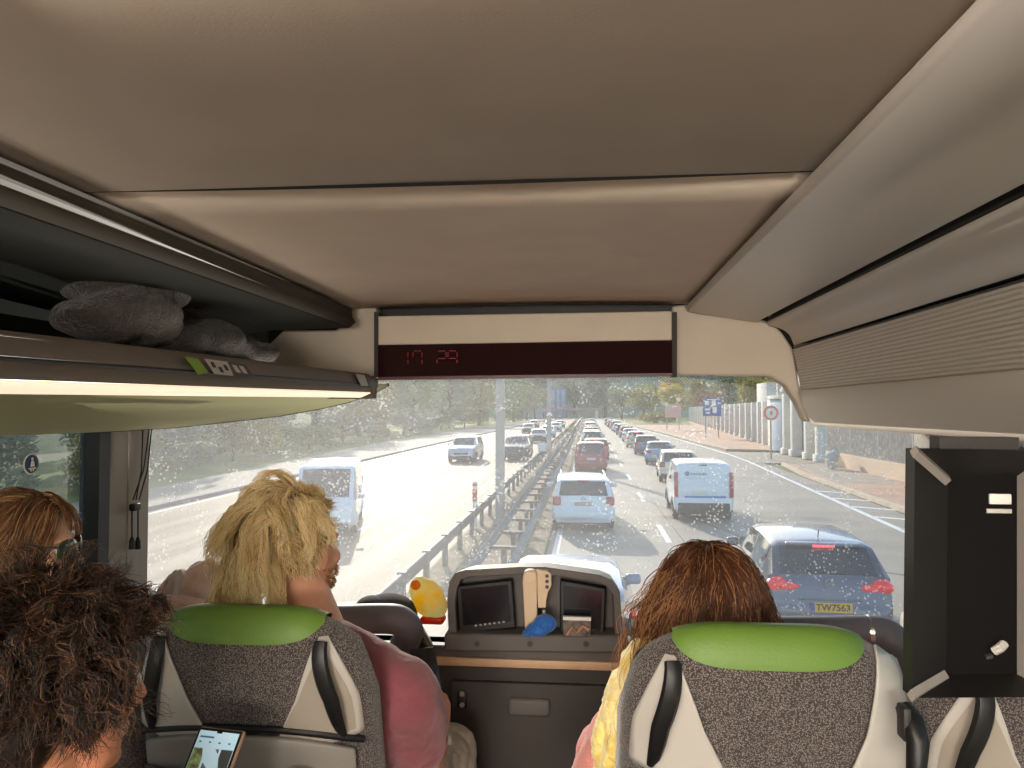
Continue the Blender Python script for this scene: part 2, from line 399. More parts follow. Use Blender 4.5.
# lower lamp housing hanging beyond the duct near the wall
LH=DUCT
b=MB()
q=[P(943,430,1.9),P(948,441,1.9)]
b.prism([V((q[0].x,1.9,A.z-.001)),V((q[1].x+.01,1.9,q[1].z)),V((XR-.04,1.9,q[1].z-.004)),V((XR-.04,1.9,A.z-.001))],(0,-2.6,0)); b.build('lamp_strip',M_panel2,LH,bevel=.006)
b=MB(); b.box(V((q[1].x+.1,1.6,q[1].z-.009)),(.03,.05,.014),bev=.004); b.build('knob',M_dark,LH)
# ================================================================ LEFT LUGGAGE RACK
RK=thing('luggage_rack','open overhead luggage shelf with grey lip and pale green underside along the left','luggage rack',I(-1,1,0))
e=2.5
la=P(350,312,e); lb=P(354,322,e); lc=P(349,326,e)
extr('upper_trim',[la+V((0,0,.012)),la,la.lerp(lb,.6)+V((-.006,0,0)),lb+V((-.004,0,.004)),lb,lc],RK,mat('rack_trim',(92,86,78),.8,spec=.2),th=.006,angle=20)
ri=V((-1.2,e,lc.z+.0)); ri=P(300,331,e)
extr('upper_cover',[lc,V((-1.05,e,lc.z-.006)),V((-1.36,e,lc.z-.05))],RK,mat('rack_cover',(52,54,52),.8,spec=.2),th=.006)
# wall behind the shelf, front inner block
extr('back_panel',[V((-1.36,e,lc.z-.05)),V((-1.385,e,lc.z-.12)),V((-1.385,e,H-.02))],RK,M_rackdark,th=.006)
# lip
t0=P(0,330,.9); XLIP=-.70
def lipp(px,py,x=XLIP): return PX(px,py,x)
zt=(lipp(280,362)).z; zb_=(lipp(280,390)).z; zs=(lipp(280,385)).z
z_m=lipp(280,374).z
ys_=2.45
def lipcurve(t):
    "plan outline of the shelf front end: t 0 at the aisle side .. 1 at the wall"
    return None
lip=[V((XLIP-.03,ys_,zt+.006)),V((XLIP-.012,ys_,zt+.008)),V((XLIP,ys_,zt)),V((XLIP+.006,ys_,z_m+.001))]
lip2=[V((XLIP+.006,ys_,z_m-.001)),V((XLIP+.004,ys_,zs))]
DZ=.085
extr('lip_upper',lip,RK,M_rackgrey,th=.006,dz=DZ); extr('lip_lower',lip2,RK,M_rackgrey,th=.006,dz=DZ)
extr('lip_groove',[V((XLIP+.003,ys_,z_m+.003)),V((XLIP+.003,ys_,z_m-.003))],RK,M_blk,th=.003,dz=DZ)
M_strip=mat('light_strip',(240,225,200),.5,emit=(255,226,196),es=.85)
zsb=lipp(280,391).z
sb=V((XLIP-.03,ys_-.02,zsb))
extr('light_strip',[V((XLIP+.003,ys_-.02,zs)),sb],RK,M_strip,th=.004,dz=DZ,label='glowing cream light strip along the shelf edge')
# underside: follows the window line in the photo (tapers to the nose)
und=[(388,386),(372,394),(350,402),(320,409),(280,416),(230,422),(180,427),(140,430),(100,432)]
pts=[]
for i,(x,y) in enumerate(und):
    t_=i/(len(und)-1); X=sb.x+(-1.40-sb.x)*t_
    p=PX(x,y,X); pts.append(p)
b=MB(); n=len(pts)
A=[b.b.verts.new(p) for p in pts]; B=[b.b.verts.new((p.x,YB,pts[-1].z+(sb.z-DZ-pts[-1].z)*(1-i/(n-1))**1.3)) for i,p in enumerate(pts)]
for i in range(n-1): b.b.faces.new([A[i],A[i+1],B[i+1],B[i]])
b.build('underside',M_rackgreen,RK,thick=-.006)
print('UNDER',[tuple(round(c,2) for c in (p.x,p.y,p.z-H)) for p in pts])
# dark edge bead round the nose
b=MB(); b.tube([p+V((0,0,.004)) for p in pts],.006,8); b.build('edge_bead',M_dash2,RK)
# nose cap
nose=[V((XLIP+.008,ys_,zt)),V((XLIP+.012,ys_+.06,zt-.012)),V((XLIP-.02,ys_+.11,zt-.02)),V((XLIP-.12,ys_+.10,zt-.02)),V((-1.0,ys_,zt-.02)),V((-1.38,ys_-.1,zt-.03))]
ns=smoothpts(nose,2)
b=MB(); k=len(ns)
A=[b.b.verts.new(p) for p in ns]; B=[b.b.verts.new(V((p.x,p.y-.015*(1 if i>3 else 0),zs-(.02 if i>6 else 0)))) for i,p in enumerate(ns)]
for i in range(k-1): b.b.faces.new([A[i],A[i+1],B[i+1],B[i]])
b.build('nose_cap',M_rackgrey,RK,thick=.008)
# shelf board
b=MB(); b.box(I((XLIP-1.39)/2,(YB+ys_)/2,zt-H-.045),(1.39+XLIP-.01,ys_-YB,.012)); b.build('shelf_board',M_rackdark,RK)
# stickers on the lip
la_,lb_=V((XLIP+.002,0,zt)),V((XLIP+.006,0,z_m)); 
patch('sticker',[(179,357),(192,359),(203,373),(193,375)],la_,V((XLIP+.004,0,zs)),RK,M_greenst,off=.010,label='green sticker')
patch('sticker',[(199,359),(222,362),(228,376),(209,374)],la_,V((XLIP+.004,0,zs)),RK,M_lgrey,off=.010,label='pale seat number sticker')
patch('sticker',[(221,362),(240,364),(248,377),(230,377)],la_,V((XLIP+.004,0,zs)),RK,M_brown,off=.010,label='brown pictogram sticker')
patch('sticker',[(352,374),(361,375),(365,386),(358,386)],la_,V((XLIP+.004,0,zs)),RK,M_lgrey,off=.010,label='pale seat number sticker')
patch('sticker',[(362,376),(371,378),(375,387),(367,387)],la_,V((XLIP+.004,0,zs)),RK,M_brown,off=.010,label='brown pictogram sticker')
for (x,y) in ((204,362),(212,367),(217,365)):
    patch('seat_mark',[(x,y),(x+3,y+.4),(x+6,y+6),(x+3,y+5.6)],la_,V((XLIP+.004,0,zs)),RK,M_dark,off=.0115)
for (x,y) in ((226,365),(233,366)):
    patch('seat_mark',[(x,y),(x+4,y+.6),(x+9,y+8),(x+5,y+7.4)],la_,V((XLIP+.004,0,zs)),RK,M_lgrey,off=.0115)
# ================================================================ CLOTHES IN THE RACK
M_fleece=mat('fleece',(72,65,60),.98,spec=.1,bump=1.0,bs=120,var=.15,vs=60,sheen=.4)
M_fleece2=mat('fleece_dark',(56,52,50),.98,spec=.1,bump=.9,bs=140,var=.15,vs=50,sheen=.3)
def lump(name,label,cat,parts,m,vox=.008,amp=.012,fr=9,group=None):
    b=MB()
    for c_,r_ in parts: b.ell(c_,r_,seg=20)
    o=b.build(name,m,None,remesh=vox,sm=2)
    tx=bpy.data.textures.new(name,'CLOUDS'); tx.noise_scale=.07; d=o.modifiers.new('d','DISPLACE'); d.texture=tx; d.strength=amp*2; d.mid_level=.5; d.texture_coords='LOCAL'
    return props(o,label,cat,group)
y0=1.75
zsh=zt-.03
def Q(px,py,Y): return P(px,py,Y)
lump('fleece_jacket','thick rolled grey fleece jacket bulging above the left rack lip','jacket',
 [(Q(140,270,1.72),(.10,.12,.034)),(Q(152,290,1.70),(.075,.12,.05)),(Q(112,285,1.62),(.10,.12,.06)),(Q(132,312,1.62),(.10,.13,.06)),(Q(105,320,1.55),(.08,.13,.05)),(Q(150,325,1.68),(.06,.12,.05))],M_fleece)
lump('dark_fleece','darker crumpled fleece lying flat toward the front of the rack','jacket',
 [(Q(205,338,1.9),(.10,.12,.05)),(Q(190,325,1.95),(.05,.08,.05)),(Q(232,346,2.0),(.07,.12,.035)),(Q(175,340,1.8),(.09,.10,.045)),(Q(262,352,2.05),(.05,.06,.03))],M_fleece2)
# ================================================================ SEATS
def seat(name,label,cx,ytop,ztop,tray=False,plainR=False,plainL=False,group=None):
    "coach seat seen from behind; cx,ytop,ztop relative to the camera"
    t=thing(name,label,'seat',I(cx,ytop+.35,ZF),group)
    zb=-1.02; HW=.232
    def lean(z): return ytop+(ztop-z)*math.tan(R(13))
    def hw(z):
        s=(ztop-z)
        return .176+.062*min(1,max(0,s)/.16)**.65 + .008*min(1,s/.4)
    def ztp(u): return ztop-.058*abs(u)**5
    def surf(u,v,side,off=0):
        z=zb+(ztp(u)-zb)*v; x=u*hw(z)
        sh=(max(0,1-abs(u)**5))**.5*(max(0,1-max(0,(v-.86)/.14)**2.2))**.5
        th=.055+.02*(ztop-z)
        return I(cx+x,lean(z)+ .06*abs(u)**2.5*-1*(-.4) - side*(th*sh+off)+.02,z)
    b=MB(); nu,nv=36,40
    b.grid(lambda u,v:surf(-1+2*u,v,1),nu,nv); b.grid(lambda u,v:surf(-1+2*u,v,-1),nu,nv)
    bmesh.ops.remove_doubles(b.b,verts=b.b.verts[:],dist=.0015)
    back=b.build('backrest',M_fab,t,angle=80)
    def pt(x,z,side,off):
        "point on rear surface at lateral x, height z"
        u=x/hw(z)
        for _ in range(3):
            zt_=ztp(u); v=(z-zb)/(zt_-zb)
        v=min(v,1); return surf(u,v,side,off)
    # green cap, wrapping over the top
    def cap(u,v):
        uu=(-1+2*u)*.79
        dz=.052*(1-abs(-1+2*u)**4.5)+.006
        if v<.6: vv=v/.6; z_f=lambda:0
        zl=ztp(uu)
        if v<=.6:
            z=zl-dz*(1-v/.6)**1.3; q=(z-zb)/(zl-zb); return surf(uu,min(1,q),1,.004)+V((0,0,.004*(v/.6)))
        z=zl-dz*((v-.6)/.4)**1.3; q=(z-zb)/(zl-zb); return surf(uu,min(1,q),-1,.004)+V((0,0,.004))
    MB().grid(cap,30,30).build('head_cap',M_green,t,angle=80,label='green leatherette head cap')
    # side inserts
    for s,plain in ((1,plainR),(-1,plainL)):
        def bound(v,ins=0):
            z=ztop-.045-ins*1.6-(.20-ins*2.4)*v
            xi=hw(z)*.97-.028-ins-(.02+.135*v**.9)+(.03 if v>.9 else 0)*((v-.9)/.1)**2*1.0+ins*1.3
            xo=hw(z)*.97-.014-ins*1.2-(.02*(1-v)**2)
            return z,xi,xo
        def ins(u,v,o=.004,i=0):
            z,xi,xo=bound(v,i); z-=.035*(u)*v*0+(-.03+.04*u)*v**3*1.0*-1*(-1)*-1
            return pt(s*(xi+(xo-xi)*u),z,1,o)
        if plain:
            def ins2(u,v):
                z=ztop-.03-.27*v; xi=hw(z)*.97-.02-.115*v**.8; xo=hw(z)*.992
                r=pt(s*(xi+(xo-xi)*u),z,1,.007) 
                if u>.98: r=r+V((s*.012,.03,0))
                return r
            MB().grid(ins2,10,16).build('side_insert',M_lgrey,t,thick=-.004)
            continue
        MB().grid(lambda u,v:ins(u,v,.005),14,16).build('side_insert',M_lgrey,t,thick=-.004,bevel=.0)
        MB().grid(lambda u,v:ins(u,v,.0068,.011)+V((0,0,0)),12,14).build('inset_panel',mat('inset_grey',(150,140,128),.35,spec=.5),t)
        # dark curved grab handle on the outer side of the insert
        hp=[]
        for i in range(13):
            v=i/12; z,xi,xo=bound(v*.98-.02 if v>.03 else 0,.004); x=xi+(xo-xi)*(.30+.52*v**.7)
            hp.append(pt(s*x,z-(.0)*v,1,.014+.012*math.sin(PI*v)))
        MB().tube(hp,[.006+.010*math.sin(PI*min(1,.15+i/12*.85))**.5 for i in range(13)],8,flat=.55,up=(1,0,0)).build('grab_handle',M_blk,t,label='dark curved grab handle')
    if tray:
        def tr(u,v,o=.02):
            uu=-1+2*u; z=ztop-.235-.03*abs(uu)**3-.17*v; return pt(uu*hw(z)*.86,z,1,o)
        MB().grid(lambda u,v:tr(u,v),24,10).build('seat_back_tray',M_grey,t,thick=-.014,bevel=.004)
        def gr(u):
            uu=-1+2*u; z=ztop-.222-.03*abs(uu)**3; return pt(uu*hw(z)*.90,z,1,.006)
        MB().tube([gr(i/24) for i in range(25)],.007,8).build('tray_gap',M_blk,t)
        def sh(u,v):
            uu=-1+2*u; z=ztop-.302-.08*v; return pt(uu*hw(z)*.62-.05,z,1,.036)
        MB().grid(sh,16,6).build('tray_latch_panel',M_dark,t,thick=-.004)
        hc=[pt(.115+.030*math.cos(a),ztop-.30+.017*math.sin(a),1,.037) for a in [2*PI*i/20 for i in range(20)]]
        b=MB(); b.b.faces.new([b.b.verts.new(p) for p in hc]); b.build('cup_recess',M_blk,t,thick=-.003)
    # cushion, base, legs
    yc=lean(-.98)+.28
    MB().box(I(cx,yc,-.98),(.45,.50,.13),bev=.045,seg=4).build('seat_cushion',M_fab,t)
    MB().box(I(cx,yc,-1.08),(.40,.42,.07),bev=.01).build('seat_frame',M_dark,t)
    for sy in (-.15,.15):
        MB().box(I(cx,yc+sy,-1.28),(.34,.04,.36),bev=.008).build('leg',M_dark,t)
    return t,pt
GRP=None
S1,ptL=seat('coach_seat','grey tweed coach seat with green top and tray, behind the blond man',P(247,612,1.42).x,1.40,-.374,tray=True)
S2,ptR=seat('coach_seat','grey tweed coach seat with green top, behind the red-haired person',P(768,627,1.30).x,1.29,-.355,plainR=True)
S3,_=seat('coach_seat','window-side coach seat mostly hidden by the dark curly head',S1.location.x-.50,1.42,-.39)
S4,_=seat('coach_seat','coach seat in the lower right corner below the dark screen housing',S2.location.x+.475,1.29,-.375)
# armrest / belt stub on the aisle side of the right seats
AR=S2
MB().tube([P(903,706,1.24),P(912,722,1.22),P(918,742,1.2),P(916,775,1.2)],[.012,.018,.016,.014],10).build('armrest',M_blk,AR)
MB().box(P(904,722,1.22),(.012,.03,.05),bev=.004).build('belt_stub',M_dark,AR)
# ================================================================ DASHBOARD
YD=2.40
D=thing('dashboard','low grey dashboard with a tan strip below the windshield','dashboard',P(520,668,YD))
dl,dr=XL+.02,XR-.02
zt_=P(520,642,YD).z-H
b=MB()
def dashx(px,py): return P(px,py,YD)
# top deck
zdk=P(520,648,YD).z-H
b.prism([I(dl,YD,zdk),I(dl,YD,zdk-.055),I(dr,YD,zdk-.055),I(dr,YD,zdk)],(0,.1,0))
pd_=[I(dl,YD+.03,zdk)]+[I(*[wcurve(-.98+1.96*i/20)[0],wcurve(-.98+1.96*i/20)[1]+.03,zdk]) for i in range(21)]+[I(dr,YD+.03,zdk)]
b.prism(pd_,(0,0,-.04)); b.build('top_deck',M_dash,D,bevel=.006)
zw=P(520,657,YD).z-H
MB().box(I((dl+dr)/2,YD-.004,zw-.017),(dr-dl,.02,.026),bev=.004).build('tan_strip',M_wood,D,label='tan strip')
MB().box(I((dl+dr)/2,YD+.03,zw-.33),(dr-dl,.04,.62)).build('front_panel',M_dash2,D)
q0=P(452,680,YD-.0); q1=P(612,768,YD)
MB().box(I((q0.x+q1.x)/2,YD+.002,(q0.z-H)-.17),(q1.x-q0.x,.024,.34),bev=.006).build('access_door',M_dash2,D)
MB().box(P(529,707,YD-.012),(.13,.02,.055),bev=.012,seg=3).build('door_handle',M_dash,D)
b=MB(); b.box(P(462,700,YD-.014),(.03,.012,.045),bev=.004)
so=b.build('socket_plate',M_blk,D)
for dy in (-6,5): MB().cyl(P(462,700+dy,YD-.022),P(462,700+dy,YD-.026),.008,n=14).build('socket_hole',M_grey,D)
# console with two screens
CN=thing('screen_console','hooded grey console holding two dark screens in the middle of the dashboard','console',P(535,655,2.33))
Yc=2.30
out=[(449,650),(447,600),(449,582),(455,573),(465,570),(520,567),(545,567),(600,575),(612,580),(620,592),(624,650)]
inn=[(457,645),(455,603),(457,588),(461,580),(470,577),(520,574.5),(545,574.5),(596,582),(606,586),(613,596),(615,645)]
b=MB()
A=[P(x,y,Yc) for x,y in out]; Bk=[P(x,y,Yc)+V((0,.22,-.03)) for x,y in out]; In=[P(x,y,Yc) for x,y in inn]; Ib=[P(x,y,Yc)+V((0,.07,0)) for x,y in inn]
def ring(b,A,B):
    a=[b.b.verts.new(p) for p in A]; c=[b.b.verts.new(p) for p in B]
    for i in range(len(a)-1): b.b.faces.new([a[i],a[i+1],c[i+1],c[i]])
ring(b,A,Bk); ring(b,A,In); ring(b,In,Ib)
b.b.faces.new([b.b.verts.new(p) for p in Ib]); b.b.faces.new([b.b.verts.new(p) for p in Bk])
bmesh.ops.remove_doubles(b.b,verts=b.b.verts[:],dist=.0005)
b.build('hood',M_dash,CN,bevel=.003)
b=MB(); b.prism([P(444,634,Yc-.02),P(628,636,Yc-.02),P(628,654,Yc-.02),P(444,652,Yc-.02)],(0,.22,0)); b.build('plinth',M_dash,CN,bevel=.008)
for x in (477,530,586): MB().cyl(P(x,644,Yc-.022),P(x,644,Yc-.026),.008,n=14).build('screw',M_dash2,CN)
M_scr=mat('screen_glass',(30,30,34),.12,spec=.6,var=.2,vs=5)
def monitor(cs,yy,name,lab):
    b=MB(); b.prism([P(x,y,yy) for x,y in cs],(0,.03,0)); m=b.build('monitor_frame',M_blk,CN,bevel=.004,label=lab)
    cx=sum(x for x,y in cs)/4; cy=sum(y for x,y in cs)/4
    b=MB(); b.prism([P(cx+(x-cx)*.84,cy-2+(y-cy)*.76,yy-.002) for x,y in cs],(0,.004,0)); b.build('screen',M_scr,m)
    return m
m1=monitor([(456,586),(512,580),(516,628),(459,634)],Yc+.02,'monitor','left monitor with a row of small buttons')
for i in range(7):
    p=P(476+i*4.6,625.5-i*.6,Yc+.014); MB().box(p,(.006,.004,.004)).build('button',M_lgrey,m1)
monitor([(560,580),(606,588),(604,641),(560,634)],Yc+.02,'monitor','right monitor with a sloping top')
# paddle hanging between the screens
HK=thing('cream_handset','cream plastic handset with three dark holes between the two screens','handset',P(537,635,Yc))
M_cream=mat('cream_plastic',(206,180,150),.5)
b=MB(); pts=[(524,572),(527,570.5),(531,570),(535,571),(537,574),(537,632),(525,632),(522.5,582),(523,576)]
b.prism([P(x,y,Yc-.03) for x,y in pts],(0,.03,0)); b.build('handle',M_cream,HK,bevel=.003)
b=MB(); pts=[(536,570),(547,571),(551,574),(551.5,586),(548,592),(546,602),(546,608),(538,608)]
b.prism([P(x,y,Yc-.02) for x,y in pts],(0,.022,0)); b.build('cradle',M_cream,HK,bevel=.002)
MB().cyl(P(530.5,577,Yc-.031),P(530.5,577,Yc-.04),.016,n=20).build('knob',M_cream,HK)
for y in (576,581.5,587): MB().cyl(P(547,y,Yc-.0205),P(547,y,Yc-.023),.0055,n=14).build('hole',M_blk,HK)
MB().box(P(544,622,Yc-.012),(.008,.01,.07)).build('bracket',M_lgrey,HK)
# blue bag
M_blue=mat('blue_cloth',(28,92,168),.6,bump=.6,bs=90,sheen=.2)
lump('blue_cloth_bundle','small bright blue rolled cloth bundle in front of the screens','cloth',[(P(545,624,Yc-.06),(.033,.03,.026)),(P(537,630,Yc-.06),(.034,.03,.02)),(P(529,633,Yc-.055),(.022,.025,.012))],M_blue,vox=.004,amp=.005)
WR=thing('clear_packet','clear plastic packet holding a brown strap against the right screen','packet',P(577,636,Yc-.03))
M_pack=mat('packet',(120,108,98),.25,spec=.6,rgb2=(70,60,52),vs=60)
b=MB(); b.prism([P(563,619,Yc-.03),P(591,620,Yc-.03),P(591,637,Yc-.03),P(563,637,Yc-.03)],(0,.012,0)); b.build('pouch',M_pack,WR,bevel=.003)
b=MB(); b.prism([P(563,616.5,Yc-.031),P(591,617.5,Yc-.031),P(591,621,Yc-.031),P(563,620,Yc-.031)],(0,.012,0)); b.build('white_flap',M_white,WR)
b=MB(); b.tube([P(567,635,Yc-.036),P(572,627,Yc-.036),P(577,633,Yc-.036),P(583,626,Yc-.036),P(589,630,Yc-.036)],.006,8); b.build('strap',mat('strap_brown',(160,120,98),.7),WR)
# yellow bag with orange bottle cap and the dark cap beside it
YB_=thing('yellow_snack_bag','yellow and clear snack bag with an orange round spot left of the screens','bag',P(428,618,2.42))
M_yb=mat('yellow_foil',(255,212,50),.3,spec=.6,rgb2=(226,240,214),vs=18,bump=.5,bs=30,trans=.65)
b=MB(); b.ell(P(428,598,2.42),(.052,.045,.064),rot=(0,R(-28),0),seg=24); b.ell(P(420,590,2.42),(.035,.035,.045),seg=16); b.ell(P(437,606,2.42),(.034,.04,.04),seg=16)
b.build('bag_body',M_yb,YB_,remesh=.005,sm=2)
MB().ell(P(415.5,585,2.385),(.016,.008,.016)).build('orange_spot',mat('orange',(250,150,20),.4,trans=.3),YB_)
MB().box(P(433,619,2.42),(.075,.06,.022),bev=.008).build('red_base',mat('red_foil',(240,70,28),.4,trans=.4),YB_)
CP=thing('flat_cap','dark grey cap lying on the left grab rail','cap',P(388,612,2.3))
b=MB(); b.ell(P(388,612,2.34),(.085,.09,.055),seg=28); b.build('crown',mat('cap_grey',(72,66,64),.9,bump=.3,bs=200),CP)
b=MB(); b.ell(P(372,606,2.31),(.05,.06,.03),seg=20); b.build('peak',mat('cap_grey',(72,66,64)),CP)
MB().box(P(411,614,2.4),(.035,.05,.05),bev=.008).build('mesh_side',mat('cap_mesh',(150,140,134),.8,rgb2=(60,56,54),vs=160),CP)
TB=thing('striped_box','pale blue carton with red and white patches beside the console','box',P(640,632,2.5))
b=MB(); b.box(P(641,624,2.5),(.10,.08,.055),bev=.003); b.build('carton',mat('carton',(120,196,226),.5),TB)
MB().box(P(633,617,2.5)+V((0,-.0,.01)),(.03,.082,.012)).build('red_patch',mat('carton_red',(214,92,84),.5),TB)
MB().box(P(649,624,2.459),(.025,.004,.04)).build('white_patch',M_white,TB)
# ---------------- padded grab rails in front of the first row
def rail(label,pts,br):
    t=thing('grab_rail',label,'rail',pts[0])
    sp=smoothpts(pts,3); MB().tube(sp,.041,18).build('padded_tube',M_rail,t)
    for (a,bq,r) in br: MB().tube([a,bq],[r,r*1.1],14).build('bracket',M_chrome,t)
    j=pts[1].lerp(pts[2],.55)
    return t
Yr=2.12
rail('thick grey padded grab rail curving down left of the screens',
 [P(120,621,Yr),P(240,620,Yr),P(330,620,Yr),P(385,618,Yr),P(402,620,Yr),P(411,632,Yr+.03),P(402,648,Yr+.16)],[(P(416,630,Yr+.08),P(425,646,Yr+.2),.022)])
MB().tube([P(420,636,Yr+.1),P(428,652,Yr+.2)],.02,12)
rail('thick grey padded grab rail curving down behind the right aisle seat',
 [P(745,632,Yr),P(830,632,Yr),P(866,631,Yr),P(885,632,Yr),P(899,645,Yr-.02),P(905,668,Yr+.02),P(906,715,Yr+.04)],[(P(865,633,Yr),P(869,633,Yr),.043)])
# ---------------- dark screen housing at the right
Ym=1.06
SH=thing('screen_housing','dark hanging screen housing with mitred frame at the right edge','screen housing',P(968,700,Ym))
fo=[(908,447),(1060,452),(1060,697),(905,700)]
fi=[(944,477),(1016,475),(1016,677),(942,674)]
cols=[(0,1,'top_frame',M_dark),(1,2,'side_frame',M_dark),(2,3,'bottom_frame',M_dark),(3,0,'side_frame',M_dark)]
M_hou=mat('housing_black',(24,22,21),.5,var=.08,vs=20)
fo2=[(915,449),(1054,451),(1056,697),(912,698)]
fi2=[(948,478),(1017,476),(1017,674),(946,674)]
for i,j,nm,m in cols:
    b=MB(); a0,a1,b1,b0=P(*fo2[i],Ym),P(*fo2[j],Ym),P(*fi2[j],Ym+.045),P(*fi2[i],Ym+.045)
    b.prism([a0,a1,b1,b0],(0,.03,0)); b.build(nm,M_hou if i!=1 else M_grey,SH)
b=MB(); b.prism([P(x,y,Ym+.045) for x,y in fi2],(0,.02,0)); b.build('back_panel',mat('panel_black',(9,7,7),.6,spec=.1),SH)
for (a,c_) in (((914,451),(947,480)),((911,696),(945,676))):
    d0,d1=P(*a,Ym-.006),P(*c_,Ym+.04)
    MB().tube([d0,d1],[.0085,.0085],4,flat=.7).build('corner_strip',M_grey,SH)
MB().box(P(1000,499,Ym+.043),(.028,.004,.014),bev=.001).build('label_sticker',M_white,SH,label='white sticker')
MB().box(P(999,511,Ym+.043),(.032,.004,.006),bev=.001).build('label_sticker',M_lgrey,SH)
MB().tube([P(994,651,Ym+.04),P(1000,648,Ym+.035),P(1004,644,Ym+.04)],.006,8).build('catch',M_lgrey,SH)
MB().tube([P(985,657,Ym+.043),P(992,656,Ym+.043)],.004,6).build('catch',M_dark,SH)
MB().box(P(985,450,Ym)+V((0,.03,.006)),(.10,.03,.02)).build('hanger',M_dark,SH)
# ---------------- cords on the left pillar
BC=thing('blind_cord','black blind cord with two tassels hanging on the left pillar','cord',PX(135,550,XL+.05))
for x0,x1 in ((150,133),(152,139),(143,136)):
    MB().tube([PX(x0,424,XL+.05),PX((x0+x1)/2+2,470,XL+.055),PX(x1,500,XL+.05)],.0022,6).build('cord',M_blk,BC)
MB().box(PX(135,507,XL+.05),(.02,.035,.022),bev=.004).build('clamp',M_blk,BC)
for x in (132,138):
    MB().tube([PX(x,508,XL+.05),PX(x,538,XL+.05)],.0025,6).build('cord',M_blk,BC)
    MB().tube([PX(x,537,XL+.05),PX(x,541,XL+.05),PX(x,549,XL+.05)],[.004,.008,.009],10).build('tassel',M_blk,BC)
# ---------------- round blue seat belt sticker on the left window
BS=thing('belt_sticker','round dark blue seat-belt sticker on the left side window','sticker',PX(36,464,XL+.0))
M_navy=mat('navy',(24,44,92),.5)
def disc(c,r,x,m,nm,par):
    b=MB(); n=28; b.prism([V((x,c.y+r*math.cos(2*PI*i/n),c.z+r*math.sin(2*PI*i/n))) for i in range(n)],(.0015,0,0)); return b.build(nm,m,par)
cc=PX(36,464,XL); xs_=XL-.014
rr=(PX(36,453.5,XL).z-cc.z)
disc(cc,rr,xs_,M_white,'rim',BS); disc(cc,rr*.88,xs_+.001,M_navy,'disc',BS)
b=MB(); x_=xs_+.004
b.ell(V((x_,cc.y,cc.z+rr*.48)),(.001,rr*.15,rr*.15)); b.prism([V((x_,cc.y+a*rr,cc.z+d*rr)) for a,d in ((-.16,.3),(.16,.3),(.3,-.25),(-.3,-.25))],(.001,0,0))
b.prism([V((x_,cc.y+a*rr,cc.z+d*rr)) for a,d in ((-.5,-.35),(.5,-.35),(.5,-.5),(.2,-.5),(.2,-.7),(.05,-.7),(.05,-.5),(-.1,-.5),(-.1,-.7),(-.25,-.7),(-.25,-.5),(-.5,-.5))],(.001,0,0))
b.build('seated_figure',M_white,BS)
# ================================================================ ROAD AND GROUND
M_asph=mat('asphalt',(152,142,126),.68,spec=.3,rgb2=(170,158,140),vs=.5,bump=.25,bs=40)
M_asphL=mat('asphalt_left',(158,134,108),.74,spec=.25,rgb2=(188,168,142),vs=.35,bump=.15,bs=40)
nt=M_asphL.node_tree; mp_=nt.nodes.new('ShaderNodeMapping'); mp_.inputs['Scale'].default_value=(4.5,.12,1); tc_=[n for n in nt.nodes if n.type=='TEX_COORD'][0]; nz_=[n for n in nt.nodes if n.type=='TEX_NOISE' and abs(n.inputs['Scale'].default_value-.35)<.01][0]
nt.links.new(tc_.outputs['Object'],mp_.inputs['Vector']); nt.links.new(mp_.outputs[0],nz_.inputs['Vector'])
M_line=mat('road_paint',(236,234,226),.5)
M_kerb=mat('kerb_stone',(206,188,160),.8,var=.1,vs=3)
M_pave=mat('paving',(196,158,130),.85,var=.12,vs=.5,bump=.3,bs=20)
M_pavegrey=mat('paving_grey',(176,162,144),.85,var=.14,vs=.6,bump=.3,bs=20)
M_verge=mat('verge',(140,128,104),.95,rgb2=(112,118,78),vs=1.2,bump=.6,bs=8)
M_soil=mat('median_soil',(150,128,96),.95,rgb2=(112,104,80),vs=2,bump=.6,bs=12)
M_grassy=mat('dry_grass',(122,132,72),.95,rgb2=(156,148,84),vs=.3,bump=.7,bs=6)
def slab(name,pts,z,t,m,kind='structure',**k):
    b=MB(); b.prism([V((x,y,z)) for x,y in pts],(0,0,-t)); o=b.build(name,m,None,**k); o['kind']=kind; return o
slab('ground',[(-160,-20),(160,-20),(160,620),(-160,620)],-.06,.1,M_verge)
slab('road_right_carriageway',[(-3.0,-15),(10.4,-15),(10.5,25),(11.2,42),(11.8,60),(11.0,110),(9,180),(8.5,330),(-3,330)],0,.05,M_asph)
slab('road_left_carriageway',[(-15,-15),(-3.0,-15),(-3,330),(-13,330),(-15.2,70)],0,.05,M_asphL)
slab('median_strip',[(-3.4,-10),(-1.0,-10),(-1.0,320),(-3.4,320)],.05,.08,M_soil)
# side road mouth on the right
slab('side_road',[(11.0,52),(24,50),(24,62),(11.3,66)],.03,.06,M_asph)
